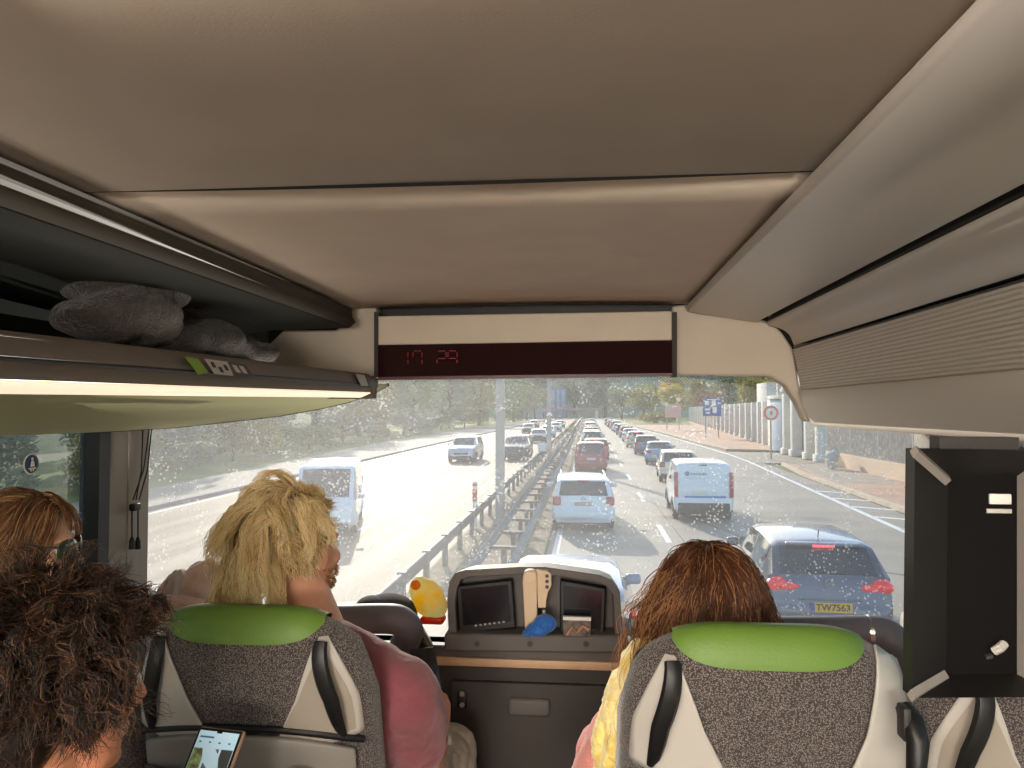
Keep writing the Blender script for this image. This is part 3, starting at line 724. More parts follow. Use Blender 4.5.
# pavement right
slab('pavement_near',[(10.75,-5),(10.85,25),(11.5,42),(12.4,50),(16,50.5),(15.6,-5)],.13,.16,M_pave)
slab('pavement_strip',[(11.6,37),(12.0,42),(12.8,49.7),(15,50),(14.6,37)],.14,.05,M_pavegrey)
slab('pavement_far',[(11.9,68),(24,64),(46,330),(10,330),(9.8,180),(11.6,110)],.13,.16,M_pave)
def kerb(name,pts,m=M_kerb):
    b=MB()
    for (x0,y0),(x1,y1) in zip(pts,pts[1:]):
        d=V((x1-x0,y1-y0,0)).normalized(); n=V((-d.y,d.x,0))*.14
        b.prism([V((x0,y0,0))-n,V((x0,y0,0))+n,V((x0,y0,.15))+n,V((x0,y0,.15))-n],(x1-x0,y1-y0,0))
    o=b.build(name,m,None,smooth=False); o['kind']='structure'
kerb('kerb_near',[(10.62,-5),(10.7,25),(11.4,42),(12.3,50),(16,51)])
kerb('kerb_far',[(17,66),(12.2,68),(11.75,80),(11.5,110),(9.7,180),(9.5,320)])
M_kerbL=mat('kerb_left',(150,140,136),.8)
kerb('kerb_left',[(-15.15,-10),(-15.3,70),(-13.2,320)],M_kerbL)
slab('pavement_left',[(-18.8,-10),(-15.3,-10),(-15.45,70),(-13.3,320),(-17,320),(-22,90),(-18.6,30)],.12,.15,M_pavegrey)
# painted lines
def stripe(name,pts,w,m=M_line,z=.006,group=None):
    b=MB()
    for (x0,y0),(x1,y1) in zip(pts,pts[1:]):
        d=V((x1-x0,y1-y0,0)).normalized(); n=V((-d.y,d.x,0))*w/2
        b.prism([V((x0,y0,z))-n,V((x0,y0,z))+n,V((x1,y1,z))+n,V((x1,y1,z))-n],(0,0,-.004))
    o=b.build(name,m,None,smooth=False); o['kind']='structure'; return o
stripe('road_edge_line',[(8.7,-5),(9.0,21.9),(9.75,35),(10.9,54),(11.1,62),(10.9,80),(10.4,110),(8.6,180)],.20)
stripe('road_median_line',[(-.78,0),(-.78,120)],.16)
stripe('road_left_line',[(-14.6,0),(-14.8,70),(-13,200)],.16)
for k in range(14):
    y=11.5+k*9.2; x=2.15 if y<60 else 2.15+.0*(y-60)
    b=stripe('road_dash_line',[(x,y),(x,y+3.2)],.15)
for k in range(6):
    y=20+k*2.7; x0=9.1+(y-21)*.055
    stripe('road_hatch_line',[(x0,y+1.0),(x0+1.35,y)],.28)
for xx in (-6.6,-10.4):
    for k in range(9):
        y=9+k*13; stripe('road_dash_line',[(xx,y),(xx,y+3.4)],.14)
M_tar=mat('tar_patch',(120,116,110),.8)
stripe('road_seam',[(-.4,46),(2.2,30.5),(5.2,17.5)],.06,M_tar); stripe('road_seam',[(2.6,12),(2.5,30)],.04,M_tar)
stripe('road_seam',[(5.9,39),(9.2,38.4)],.08,M_tar); stripe('road_seam',[(6.2,17.6),(8.8,15.2)],.10,M_tar)
# ================================================================ GUARD RAILS
M_galv=mat('galvanised',(150,148,146),.45,metal=.5,var=.12,vs=3)
M_galvd=mat('weathered_steel',(112,108,106),.6,metal=.4,var=.15,vs=3)
def beam(b,x,y0,y1,z=.66,s=1):
    pr=[(0,.15),(.03*s,.13),(.075*s,.09),(.075*s,.05),(.02*s,.0),(.075*s,-.05),(.075*s,-.09),(.03*s,-.13),(0,-.15)]
    A=[V((x+a,y0,z+c)) for a,c in pr]; B=[V((x+a,y1,z+c)) for a,c in pr]
    a=[b.b.verts.new(p) for p in A]; c=[b.b.verts.new(p) for p in B]
    for i in range(len(a)-1): b.b.faces.new([a[i],a[i+1],c[i+1],c[i]])
GL=thing('guardrail','grey steel guardrail with box beam and posts beside the left carriageway','guardrail',(-3.15,5,0.05))
b=MB(); b.box((-3.15,162,.60),(.08,316,.24),bev=.02); b.build('beam',M_galvd,GL)
y=5.0; n=0
pm=None
while n<70:
    if pm is None:
        b=MB(); b.box((-3.15,y,.35),(.11,.10,.72)); b.box((-3.15,y,.72),(.15,.13,.05)); 
        pm=b.build('post',M_galvd,GL); first=y
    else:
        o=pm.copy(); C.objects.link(o); o.parent=GL; o.location=(0,y-first,0)
    n+=1; y+=2.0 if y<60 else 4.0
GR=thing('guardrail','double steel crash barrier with two parallel beams next to the bus lane','guardrail',(-1.75,4,0.05))
for x,s in ((-2.05,-1),(-1.40,1)):
    b=MB(); beam(b,x,5,320,.66,s); b.build('beam',M_galv,GR,thick=.006)
y=6.0; n=0; pm=None
while n<60:
    if pm is None:
        b=MB(); b.box((-1.725,y,.64),(.60,.07,.07)); b.box((-1.725,y,.33),(.10,.12,.6)); pm=b.build('post',M_galvd,GR); first=y
    else:
        o=pm.copy(); C.objects.link(o); o.parent=GR; o.location=(0,y-first,0)
    n+=1; y+=2.0 if y<60 else 5.0
# lamp posts
M_post=mat('post_grey',(168,162,156),.6,metal=.2,var=.08,vs=2)
def lamp_post(x,y,w,h,label,arm=1):
    t=thing('lamp_post',label,'lamp post',(x,y,.05))
    b=MB(); b.prism([V((x-w/2,y-w/2,.05)),V((x+w/2,y-w/2,.05)),V((x+w/2,y+w/2,.05)),V((x-w/2,y+w/2,.05))],(0,0,h)); b.build('post',M_post,t,bevel=.02)
    MB().box((x,y,.15),(w*1.5,w*1.5,.2),bev=.02).build('base',M_post,t)
    b=MB(); b.tube(smoothpts([(x,y,h-.3),(x-.4,y,h+.3),(x-2,y,h+.5)],2),.06,8); b.tube(smoothpts([(x,y,h-.3),(x+.4,y,h+.3),(x+2,y,h+.5)],2),.06,8); b.build('arm',M_post,t)
    for s in (-1,1): MB().box((x+s*2.3,y,h+.5),(.7,.25,.12),bev=.03).build('lamp_head',M_post,t)
lamp_post(-2.62,23.2,.26,9.5,'square grey lamp post rising from the barrier, the nearer one')
lamp_post(-2.55,52,.30,9.5,'grey lamp post farther along the barrier with a small white box')
MB2=MB().box((-3.0,51.6,1.0),(.55,.12,.55),bev=.02); 
o=MB2.build('white_sign_box',mat('white_paint',(228,230,228),.5),bpy.data.objects['lamp_post.001'])
DL=thing('delineator','red and white marker post on the left guardrail','marker post',(-3.3,23,.05))
dp=P(475,500,22.5)
b=MB(); b.box((dp.x,22.5,.75),(.13,.05,1.3),bev=.015); b.build('stem',mat('white_paint',(228,230,228)),DL)
b=MB(); b.box((dp.x,22.47,1.0),(.135,.05,.34)); b.box((dp.x,22.47,1.3),(.135,.05,.08)); b.build('red_band',mat('red_paint',(196,50,40),.5),DL)
# ================================================================ CARS
M_tyre=mat('tyre',(26,26,27),.8); M_rim=mat('rim',(150,152,156),.35,metal=.7); M_cg=mat('car_glass',(40,48,54),.06,spec=.8,coat=.5)
M_tail=mat('tail_red',(190,24,34),.25,spec=.6,emit=(255,40,40),es=.25,coat=.4); M_brake=mat('brake_lit',(255,70,80),.25,emit=(255,60,80),es=2.2)
M_taild=mat('tail_off',(176,40,48),.25,coat=.4)
M_head=mat('headlamp',(220,224,226),.15,spec=.8); M_carblk=mat('car_black_trim',(34,34,36),.55)
M_plateW=mat('plate_white',(224,222,216),.5); M_plateY=mat('plate_yellow',(238,178,30),.5); M_eu=mat('plate_blue',(30,70,170),.5); M_ink=mat('plate_ink',(30,30,34),.5)
def paint(n,c,metal=.3,rough=.3): return mat('paint_'+n,c,rough,metal=metal,coat=.7)
PW=paint('white',(222,228,232),0); PS=paint('silver',(166,170,176),.6); PG=paint('slate',(84,88,102),.4); PR=paint('red',(160,34,44),.1); PB=paint('pale_blue',(104,138,170),.2,.45); PD=paint('dark',(52,54,60),.3); PC=paint('champagne',(196,186,168),.5); PN=paint('navy',(44,54,80),.3)
def car_proto(kind,paintm,INN=None):
    K=dict(
     hatch=dict(L=4.35,W=1.80,H=1.50,rb=(.16,1.04),rt=(.50,1.42),belt=.98,ws=(2.75,1.40),cowl=(3.40,1.02),hood=.86,van=0),
     wagon=dict(L=4.70,W=1.82,H=1.52,rb=(.10,1.02),rt=(.36,1.43),belt=.98,ws=(2.95,1.42),cowl=(3.65,1.02),hood=.86,van=0),
     mpv=dict(L=4.35,W=1.82,H=1.68,rb=(.10,1.06),rt=(.30,1.60),belt=1.02,ws=(2.85,1.58),cowl=(3.65,1.06),hood=.92,van=0),
     van=dict(L=4.40,W=1.84,H=1.86,rb=(.05,1.10),rt=(.10,1.76),belt=1.08,ws=(2.95,1.76),cowl=(3.70,1.12),hood=.98,van=1),
     sedan=dict(L=4.60,W=1.80,H=1.45,rb=(.75,1.02),rt=(1.25,1.38),belt=.95,ws=(2.90,1.38),cowl=(3.55,.98),hood=.84,van=0),
     suv=dict(L=4.60,W=1.88,H=1.72,rb=(.10,1.14),rt=(.34,1.62),belt=1.10,ws=(2.90,1.60),cowl=(3.55,1.14),hood=1.02,van=0),
     bigvan=dict(L=5.4,W=2.0,H=2.3,rb=(.05,1.3),rt=(.10,2.2),belt=1.15,ws=(4.2,2.15),cowl=(4.9,1.25),hood=1.1,van=1))[kind]
    L,W,Hh=K['L'],K['W'],K['H']; hw=W/2; rb,rt,ws,cw=K['rb'],K['rt'],K['ws'],K['cowl']; belt=K['belt']
    # stations: y, ztop, half width at belt, half width at roof edge
    inn=INN or (.80 if not K['van'] else .88)
    S=[(0,.52,hw*.86,hw*.84),(.02,.60,hw*.93,hw*.90),(.05,.66,hw*.96,hw*.93),(.055,.80,hw*.965,hw*.93)]
    if kind=='sedan': S+=[(.09,.98,hw*.965,hw*.90),(.3,1.02,hw*.98,hw*.9)]
    S+=[(rb[0]-.02,rb[1]-.06,hw*.975,hw*.90),(rb[0],rb[1],hw*.98,hw*.88),(rt[0],rt[1],hw,hw*inn),(rt[0]+.08,Hh-.045,hw,hw*inn)]
    r0=rt[0]+.08
    pil=[r0+.30,r0+.34] if not K['van'] else []
    mid=(r0+ws[0])/2
    S+=[(r0+.18,Hh-.02,hw,hw*inn)]
    if kind in('wagon','mpv','suv'): S+=[(r0+.62,Hh-.005,hw,hw*inn),(r0+.70,Hh-.005,hw,hw*inn)]
    S+=[(mid-.04,Hh,hw,hw*inn),(mid+.05,Hh,hw,hw*inn),(ws[0]-.25,Hh-.03,hw,hw*inn),(ws[0],ws[1],hw,hw*inn*.98),(cw[0],cw[1],hw*.985,hw*.86),
        (cw[0]+.03,cw[1]-.01,hw*.985,hw*.85),(L-.35,K['hood'],hw*.95,hw*.80),(L-.12,K['hood']-.08,hw*.90,hw*.72),(L-.03,.66,hw*.84,hw*.70),(L,.50,hw*.80,hw*.70)]
    rings=[]
    for y,zt_,wb,wt in S:
        bl=min(belt+(.03 if y<1 else 0),zt_-.03) ; zb=.24 if .3<y<L-.3 else .30
        gl=(zt_-bl)
        e=max(0,min(.07,gl*.2))
        pts=[(0,zb),(wb*.86,zb),(wb*.97,zb+.10),(wb*1.0,.62 if bl>.66 else (zb+bl)/2+.04),(wb*.985,bl),
             (wb*.985+(wt-wb*.985)*.86,zt_-e),(wt*.88,zt_-e*.25),(0,zt_+.012)]
        rings.append([(x,y,z) for x,z in pts]+[(-x,y,z) for x,z in pts[-2:0:-1]])
    body,rw,wsb,sw=MB(),MB(),MB(),MB()
    def fc(mb,a): 
        mb.b.faces.new([mb.b.verts.new(p) for p in a])
    n=len(rings[0])
    for i in range(len(S)-1):
        ya,yb=S[i][0],S[i+1][0]
        for j in range(n):
            q=[rings[i][j],rings[i][(j+1)%n],rings[i+1][(j+1)%n],rings[i+1][j]]
            side=j in(4,n-5); top=j in(6,7)
            tgt=body
            if side and ya>=r0-.01 and yb<=ws[0]+.01 and (yb-ya)>.12:
                if not K['van'] or ya>=mid: tgt=sw
            if side and abs(ya-ws[0])<.01: tgt=sw
            if top and abs(ya-rb[0])<.001 and abs(yb-rt[0])<.001 and not K['van']: tgt=rw
            if top and abs(ya-ws[0])<.01: tgt=wsb
            fc(tgt,q)
            if tgt is not body: pass
    for rg in (rings[0],rings[-1]): fc(body,rg)
    bmesh.ops.remove_doubles(body.b,verts=body.b.verts[:],dist=.0008)
    t=thing({'van':'van','bigvan':'van'}.get(kind,'car'),None,None)
    bo=body.build('body',paintm,t,angle=35)
    for nm,mb in (('rear_window',rw),('windscreen',wsb),('side_windows',sw)):
        if len(mb.b.faces):
            bmesh.ops.remove_doubles(mb.b,verts=mb.b.verts[:],dist=.0008)
            mb.build(nm,M_cg,t,angle=35)
        else: mb.b.free()
    # side glass borders
    # wheels
    wr=.32 if kind!='bigvan' else .35
    for sx in (-1,1):
        for y in (.82,L-.88):
            w=MB().cyl((sx*(hw-.20),y,wr),(sx*(hw-.015),y,wr),wr,n=24).build('wheel',M_tyre,t)
            MB().cyl((sx*(hw-.02),y,wr),(sx*(hw-.005),y,wr),wr*.62,n=20).build('rim',M_rim,w)
            a=MB(); a.tube([(sx*(hw-.012),y+ (wr+.05)*math.cos(q),wr+(wr+.05)*math.sin(q)) for q in [R(-8)+R(196)*k/14 for k in range(15)]],.035,6); a.build('wheel_arch',M_carblk if kind in('van','suv') else paintm,t)
    # bumper and underside
    MB().box((0,.08 if not K['van'] else .05,.36 if not K['van'] else .42),(W*.86,.16,.20 if not K['van'] else .34),bev=.04,seg=3).build('rear_bumper',M_carblk if kind in('van','bigvan') else paintm,t)
    MB().box((0,.13,.27),(W*.78,.22,.12),bev=.02).build('under_bumper',M_carblk,t)
    MB().box((0,L-.06,.38),(W*.78,.14,.22),bev=.04,seg=3).build('front_bumper',M_carblk,t)
    b=MB(); b.box((0,L/2,.24),(W*.8,L*.8,.1)); b.build('underbody',M_carblk,t)
    # tail lights
    for s in (-1,1):
        b=MB()
        if kind in('van','bigvan'):
            b.box((s*hw*.92,.035,1.16),(.12,.10,.78),rot=(R(-3),0,0),bev=.025)
        elif kind=='mpv': b.box((s*hw*.86,.05,1.0),(.17,.12,.50),rot=(R(-8),0,0),bev=.03)
        elif kind=='wagon': b.box((s*hw*.84,.045,.88),(.24,.13,.26),rot=(R(-14),0,0),bev=.04,seg=3)
        elif kind=='sedan': b.box((s*hw*.80,.07,.86),(.34,.10,.18),bev=.03)
        else:
            b.ell((s*hw*.84,.14,.90),(.155,.13,.105),rot=(0,R(s*10),R(s*-14)),seg=18); b.ell((s*hw*.66,.10,.875),(.16,.07,.06),seg=16)
        b.build('tail_light',M_tail if kind=='hatch' else M_taild,t)
        b=MB(); b.box((s*hw*.72,L-.16,.72),(.38,.16,.16),bev=.05,seg=3); b.build('headlight',M_head,t)
        b=MB(); b.box((s*(hw+(.03 if INN else .12)),ws[0]+.18,belt+.08),(.22,.12,.15),bev=.045,seg=3); b.build('side_mirror',paintm if kind!='van' else M_carblk,t)
    MB().box((0,L-.015,.60),(W*.5,.06,.12),bev=.02).build('grille',M_carblk,t)
    if not K['van']:
        zz=rb[1]-.045
        b=MB(); b.box((0,rb[0]+.005,rb[1]+.03),(.5,.02,.02)); b.tube([(0,rb[0]-.01,rb[1]+.03),(-.30,rb[0]+.03,rb[1]+.07)],.012,6); b.build('rear_wiper',M_carblk,t)
        MB().box((0,rt[0]+.0,rt[1]+.02),(W*.60,.14,.035),rot=(R(12),0,0),bev=.015).build('spoiler',paintm,t)
        MB().box((0,rt[0]-.065,rt[1]+.0),(.32,.03,.035),bev=.01).build('brake_light',M_brake if kind=='hatch' else M_taild,t)
    return t,bo,K
def emblem_opel(t,y,z):
    b=MB(); n=24; b.tube([(.065*math.cos(2*PI*i/n),y,z+.065*math.sin(2*PI*i/n)) for i in range(n+1)],.008,6,caps=False); b.prism([(-.075,y-.006,z-.012),(.01,y-.006,z-.004),(.075,y-.006,z+.012),(-.01,y-.006,z+.004)],(0,.01,0)); b.build('badge',M_chrome,t)
def plate(t,y,z,body,m,w=.52,h=.115,eu=True,x=0):
    p=MB().box((x,y,z),(w,.015,h),bev=.004).build('number_plate',m,t)
    if eu: MB().box((x-w/2+.025,y-.009,z),(.05,.004,h*.94)).build('blue_band',M_eu,p)
    if body: text('lettering',body,h*.95,M_ink,p,(x+.02,y-.012,z),(PI/2,0,0),bold=.003)
    return p
def place(t,x,y,rz=0,label=None,cat='car',group=None,paintm=None,oldpaint=None):
    t.location=(x,y,0); t.rotation_euler=(0,0,R(rz)); props(t,label,cat,group)
    if paintm and oldpaint:
        for ch in t.children:
            for sl in ch.material_slots:
                if sl.material==oldpaint: sl.link='OBJECT'; sl.material=paintm
    return t
# ---- Near cars, each its own build
t,bo,K=car_proto('hatch',PG)
emblem_opel(t,.085,.93); plate(t,-.008,.60,'TW7563',M_plateY,w=.58,h=.14)
b=MB(); b.tube([(0,.78,1.5),(0,.72,1.62)],.008,6); b.build('aerial',M_carblk,t)
b=MB(); b.box((0,.058,.70),(.9,.03,.03),bev=.01); b.build('tailgate_crease',PG,t)
place(t,3.56,11.8,-3,'slate grey hatchback with yellow number plate and lit red tail lights'); OPEL=t
t,bo,K=car_proto('wagon',PW); plate(t,.045,.80,'',M_lgrey,w=.5,eu=False)
b=MB(); n=16; b.tube([(.05*math.cos(2*PI*i/n),.07,.93+.05*math.sin(2*PI*i/n)) for i in range(n+1)],.012,6,caps=False); b.build('badge',M_chrome,t)
for s in (-1,1): MB().tube([(s*.66,.75,1.54),(s*.66,1.0,1.575),(s*.66,2.4,1.575),(s*.66,2.8,1.53)],.018,8).build('roof_rail',M_chrome,t)
place(t,-.11,22.3,1.5,'white estate car with roof rails directly in front of the pale blue car',oldpaint=PW); SKODA=t
t,bo,K=car_proto('hatch',PB,.70); place(t,-.25,8.4,0.5,'pale blue car just beyond the windshield, seen mostly by its roof'); NEARC=t
for s in (-1,1): pass
b=MB(); b.tube([(0,.72,1.50),(0,.66,1.60)],.012,6); b.build('aerial',M_carblk,t)
t,bo,K=car_proto('van',PW)
for s in (-1,): pass
MB().box((0,.055,1.02),(1.05,.03,.045),bev=.01).build('door_bar',M_carblk,t)
plate(t,.035,.93,'AB-12-CD'[:0],M_plateW,w=.46,eu=False,x=-.12)
b=MB(); n=18; b.tube([(-.50+.055*math.cos(2*PI*i/n),.052,1.50+.055*math.sin(2*PI*i/n)) for i in range(n+1)],.014,6,caps=False); b.ell((-.50,.05,1.50),(.025,.01,.03)); b.build('round_logo',mat('logo_blue',(40,120,190),.5),t)
b=MB()
for k in range(7): b.box((-.36+k*.075,.05,1.49),(.05,.012,.05+.02*(k%2)))
for k in range(9): b.box((-.50+k*.075,.05,1.36),(.05,.012,.012))
b.build('faded_print',mat('logo_grey',(120,160,190),.5),t)
MB().box((.05,.03,.78),(1.25,.03,.05)).build('blue_stripe',mat('logo_blue',(40,120,190)),t)
MB().box((0,.08,1.77),(.22,.05,.03),bev=.008).build('brake_light',M_carblk,t)
place(t,3.62,24.6,-2,'white delivery van with small blue round logo on its rear door',cat='van'); VAN=t
t,bo,K=car_proto('mpv',PR); plate(t,.045,.75,'',M_plateW,w=.5,eu=False)
place(t,.22,43.5,1,'dark red people carrier behind the white estate car ahead'); RED=t
t,bo,K=car_proto('wagon',PC); place(t,4.35,37.5,-3,'champagne estate car just beyond the white van',oldpaint=None); CH=t
# prototypes for copies
protos={}
def proto(kind,p):
    if kind not in protos: protos[kind]=(car_proto(kind,p)[0],p)
    return protos[kind]
used=set()
def clone(kind,base,x,y,rz,label,paintm,group=None):
    pr,old=proto(kind,base)
    if kind not in used: used.add(kind); t=pr; clone.src[kind]=t
    else: t=copy_tree(clone.src[kind])
    cat='van' if 'van' in kind else 'car'
    place(t,x,y,rz,label,cat,group)
    for ch in t.children:
        for sl in ch.material_slots:
            if sl.link=='OBJECT' or sl.material==old: sl.link='OBJECT'; sl.material=paintm
    return t
clone.src={}
G1='cars queueing ahead in the left lane'; G2='cars queueing ahead in the right lane'; G3='cars coming the other way'
# kind, x, y, label, paint
LL=[('hatch',.62,53.5,'dark small car peeking out beyond the red people carrier',PD),
    ('suv',.45,66,'silver car second beyond the red people carrier',PS)]
for kk,x,y,lb,pm in LL: clone(kk,PG,x,y,1,lb,pm,G1)
cols=[PW,PN,PD,PS,PG,PW,PR,PS,PD,PW]
for k in range(10): clone(['sedan','hatch','wagon','suv'][k%4],PG,.5+.004*k*k,80+k*10.5,0,'small distant car far along the queue in the bus lane',cols[k],G1)
RL=[('sedan',4.6,49.5,'silver blue saloon car in front of the champagne estate',PB),
    ('wagon',4.55,60.5,'dark grey estate car fourth ahead in the right lane',PG),
    ('hatch',4.5,72,'pale hatchback fifth ahead in the right lane',PC),
    ('sedan',4.7,85,'white car sixth ahead in the right lane',PW)]
for kk,x,y,lb,pm in RL: clone(kk,PG,x,y,-3,lb,pm,G2)
for k in range(9): clone(['hatch','wagon','sedan','mpv'][k%4],PG,4.9+.01*k,97+k*11,-2,'small distant car far along the queue in the right lane',cols[(k*3+1)%10],G2)
OC=[('suv',-8.3,50.5,'grey off-road car coming toward the bus in the far lane',PS),
    ('suv',-4.95,53,'dark off-road car beside the nearer lamp post, coming toward the bus',PD),
    ('hatch',-5.1,80,'green-grey small car coming just beyond the dark off-road car',PN),
    ('sedan',-5.0,98,'white saloon car coming along the barrier beyond the small car',PW),
    ('wagon',-8.6,112,'dark estate car coming in the middle lane farther away',PD),
    ('hatch',-10.4,150,'dark small car far off coming in the outer lane',PN),
    ('sedan',-6.8,138,'silver car far off coming in the middle lane',PS)]
for kk,x,y,lb,pm in OC: clone(kk,PG,x,y+4.4,180,lb,pm,G3)
clone('hatch',PG,-5.0,128,180,'distant oncoming car beyond the white saloon',PS,G3); clone('sedan',PG,-7.8,165,180,'distant oncoming car near the end of the road',PD,G3); clone('hatch',PG,-5.2,152,180,'farthest oncoming car seen along the barrier',PG,G3)
t,bo,K=car_proto('bigvan',PW)
b=MB(); b.box((.0,2.3,1.2),(2.01,.9,.5)); b.build('side_print',mat('van_print',(190,160,200),.5,rgb2=(150,190,220),vs=3),t)
t.scale=(.88,.88,.84); place(t,-8.35,25.2,194,'white panel van coming past the blond man on the left carriageway',cat='van')
# ================================================================ BUILDINGS, WALL, SIGNS (right)
M_rend=mat('white_render',(226,220,208),.85,var=.05,vs=1)
M_rendb=mat('blue_grey_render',(176,186,198),.85,var=.05,vs=1)
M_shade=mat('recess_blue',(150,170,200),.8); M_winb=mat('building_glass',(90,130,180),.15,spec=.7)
M_terra=mat('terracotta',(190,130,96),.8)
FW=thing('panelled_wall','long white boundary wall with piers and recessed panels','wall',(18,80,.1))
a0=V((17.6,77,.1)); a1=V((31,235,.1)); d=(a1-a0); Ln=d.length; d.normalize(); nrm=V((-d.y,d.x,0))
b=MB(); b.prism([a0-nrm*.0,a0-nrm*.35,a0-nrm*.35+V((0,0,3.7)),a0+V((0,0,3.7))],d*Ln); b.build('wall_panel',M_rend,FW)
b=MB(); b.prism([a0+nrm*.25,a0-nrm*.5,a0-nrm*.5+V((0,0,.35)),a0+nrm*.25+V((0,0,.35))],d*Ln); b.build('plinth',M_rend,FW)
b=MB(); q=V((0,0,3.7)); b.prism([a0+nrm*.2+q,a0-nrm*.6+q,a0-nrm*.2+q+V((0,0,.35))],d*Ln); b.build('coping',M_terra,FW)
n=22
for k in range(n):
    p=a0+d*(Ln*(k/(n-1))**1.25)
    b=MB(); M=Matrix.Rotation(math.atan2(d.y,d.x),3,'Z'); b.box(p+nrm*.3+V((0,0,2.1)),(.9,.7,4.2),rot=M,bev=.03); b.build('pier',M_rend,FW)
    if k<n-1:
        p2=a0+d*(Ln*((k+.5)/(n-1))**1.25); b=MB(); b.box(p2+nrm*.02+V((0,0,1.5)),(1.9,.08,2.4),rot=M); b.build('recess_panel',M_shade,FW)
# gatehouse
def block(name,x0,x1,y0,y1,z0,z1,m,par): return MB().box(((x0+x1)/2,(y0+y1)/2,(z0+z1)/2),(x1-x0,y1-y0,z1-z0),bev=.04).build(name,m,par)
GH=thing('gatehouse','pale gatehouse block with a round speed sign beside the entrance','building',(20,63,.1))
block('wall_block',17.0,17.8,69,75,.1,4.6,M_rend,GH); block('front_block',15.6,19.5,64,68,.1,4.4,M_rendb,GH); block('cornice',15.4,19.7,63.9,68.1,4.4,4.7,M_rend,GH)
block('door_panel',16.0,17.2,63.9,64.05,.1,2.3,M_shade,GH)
RS=thing('speed_sign','round white speed sign with an orange ring beside the gatehouse','sign',P(771,414,55)*1)
RS.location.z=.13; ORG[RS.name].z=.13
c0=P(771,413,55); b=MB(); b.cyl((c0.x,55.1,.1),(c0.x,55.1,c0.z+.5),.05); b.build('pole',M_post,RS)
MB().cyl((c0.x,55.0,c0.z),(c0.x,55.04,c0.z),.52,n=28).build('ring',mat('orange_ring',(232,130,90),.5),RS)
MB().cyl((c0.x,54.96,c0.z),(c0.x,55.04,c0.z),.36,n=28).build('face',mat('white_paint',(228,230,228)),RS)
b=MB(); b.box((c0.x,54.95,c0.z),(.16,.02,.28)); b.build('mark',mat('orange_ring',(232,130,90)),RS)
# columned building near
NB=thing('columned_building','white building with tall columns and a dark doorway behind the gate','building',(18,48,.1))
block('wall_block',15.9,16.8,53,61.5,.1,5.0,M_rend,NB)
for x,y in ((15.5,61.6),(15.5,59.2),(15.5,55.6),(15.5,53.0)):
    b=MB(); b.box((x,y,2.6),(.7,.7,5.0),bev=.05); b.box((x,y,.3),(.95,.95,.5),bev=.05); b.box((x,y,5.0),(.95,.95,.3),bev=.05); b.build('column',M_rend,NB)
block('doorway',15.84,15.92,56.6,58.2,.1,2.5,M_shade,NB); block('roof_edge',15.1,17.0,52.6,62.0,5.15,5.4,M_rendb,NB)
# taller building behind
TBD=thing('tall_building','tall white building with vertical window bands above the gatehouse','building',(30,78,.1))
block('wall_block',22,40,74,92,.1,12,M_rend,TBD)
for k in range(8):
    for z in (3.2,6.6,10):
        block('window',22.6+k*2.1,23.8+k*2.1,73.9,74.05,z-1.2,z+1.2,M_winb,TBD)
for k in range(6):
    block('pier',21.6,22.0,75+k*3,75.7+k*3,.1,12,M_rend,TBD)
LB=thing('long_shed','long low building with pale roof and a blue band beyond the wall','building',(34,120,.1))
block('wall_block',27,48,118,124,.1,6.6,M_rend,LB); block('roof_band',30,48.3,117.7,124.3,5.2,7.0,M_rendb,LB); block('gable',26.6,30,117.5,124.4,.1,7.6,M_rend,LB)
# glazed office on the far right, behind hedge
OF=thing('glazed_office','white office building with blue windows behind the hedge on the right','building',(30,50,.1))
block('wall_block',17.4,48,56,61,.1,6,M_rend,OF)
for k in range(14):
    x=17.9+k*2.0; block('window',x,x+1.5,55.9,56.05,.5,2.3,M_winb,OF); block('window',x,x+1.5,55.9,56.05,3.4,5.0,M_winb,OF)
# low wall and mesh fence
LW=thing('low_wall','low cream wall with a grey mesh fence on top by the pavement','wall',(18,33,.1))
w0=V((15.0,50,.1)); w1=V((14.9,20,.1)); dd=w1-w0; nn=V((dd.y,-dd.x,0)).normalized()*.15
b=MB(); b.prism([w0-nn,w0+nn,w0+nn+V((0,0,.85)),w0-nn+V((0,0,.85))],dd); b.build('wall_panel',mat('cream_wall',(222,196,168),.85),LW)
b=MB(); b.prism([w0-nn*.3+V((0,0,.85)),w0+nn*.3+V((0,0,.85)),w0+nn*.3+V((0,0,2.45)),w0-nn*.3+V((0,0,2.45))],dd); b.build('screen_mesh',mat('mesh_grey',(150,144,140),.9,rgb2=(120,118,112),vs=4,bump=.5,bs=20),LW)
for k in range(8):
    p=w0+dd*(k/7); MB().box(p+V((0,0,1.3)),(.1,.1,2.6)).build('post',M_post,LW)
PL=thing('white_planter','small white planter at the corner of the low wall','planter',P(827,457,40))
c0=V((13.9,45.6,.14)); b=MB(); b.cyl(c0,c0+V((0,0,.5)),.25,.38,n=16); b.build('pot',M_rend,PL,org=None); 
b=MB(); b.ell(c0+V((0,0,.7)),(.38,.32,.28),seg=12); b.ell(c0+V((.2,0,.9)),(.22,.2,.24),seg=10); b.build('shrub',mat('pale_leaf',(216,216,206),.9,bump=1,bs=10),PL)
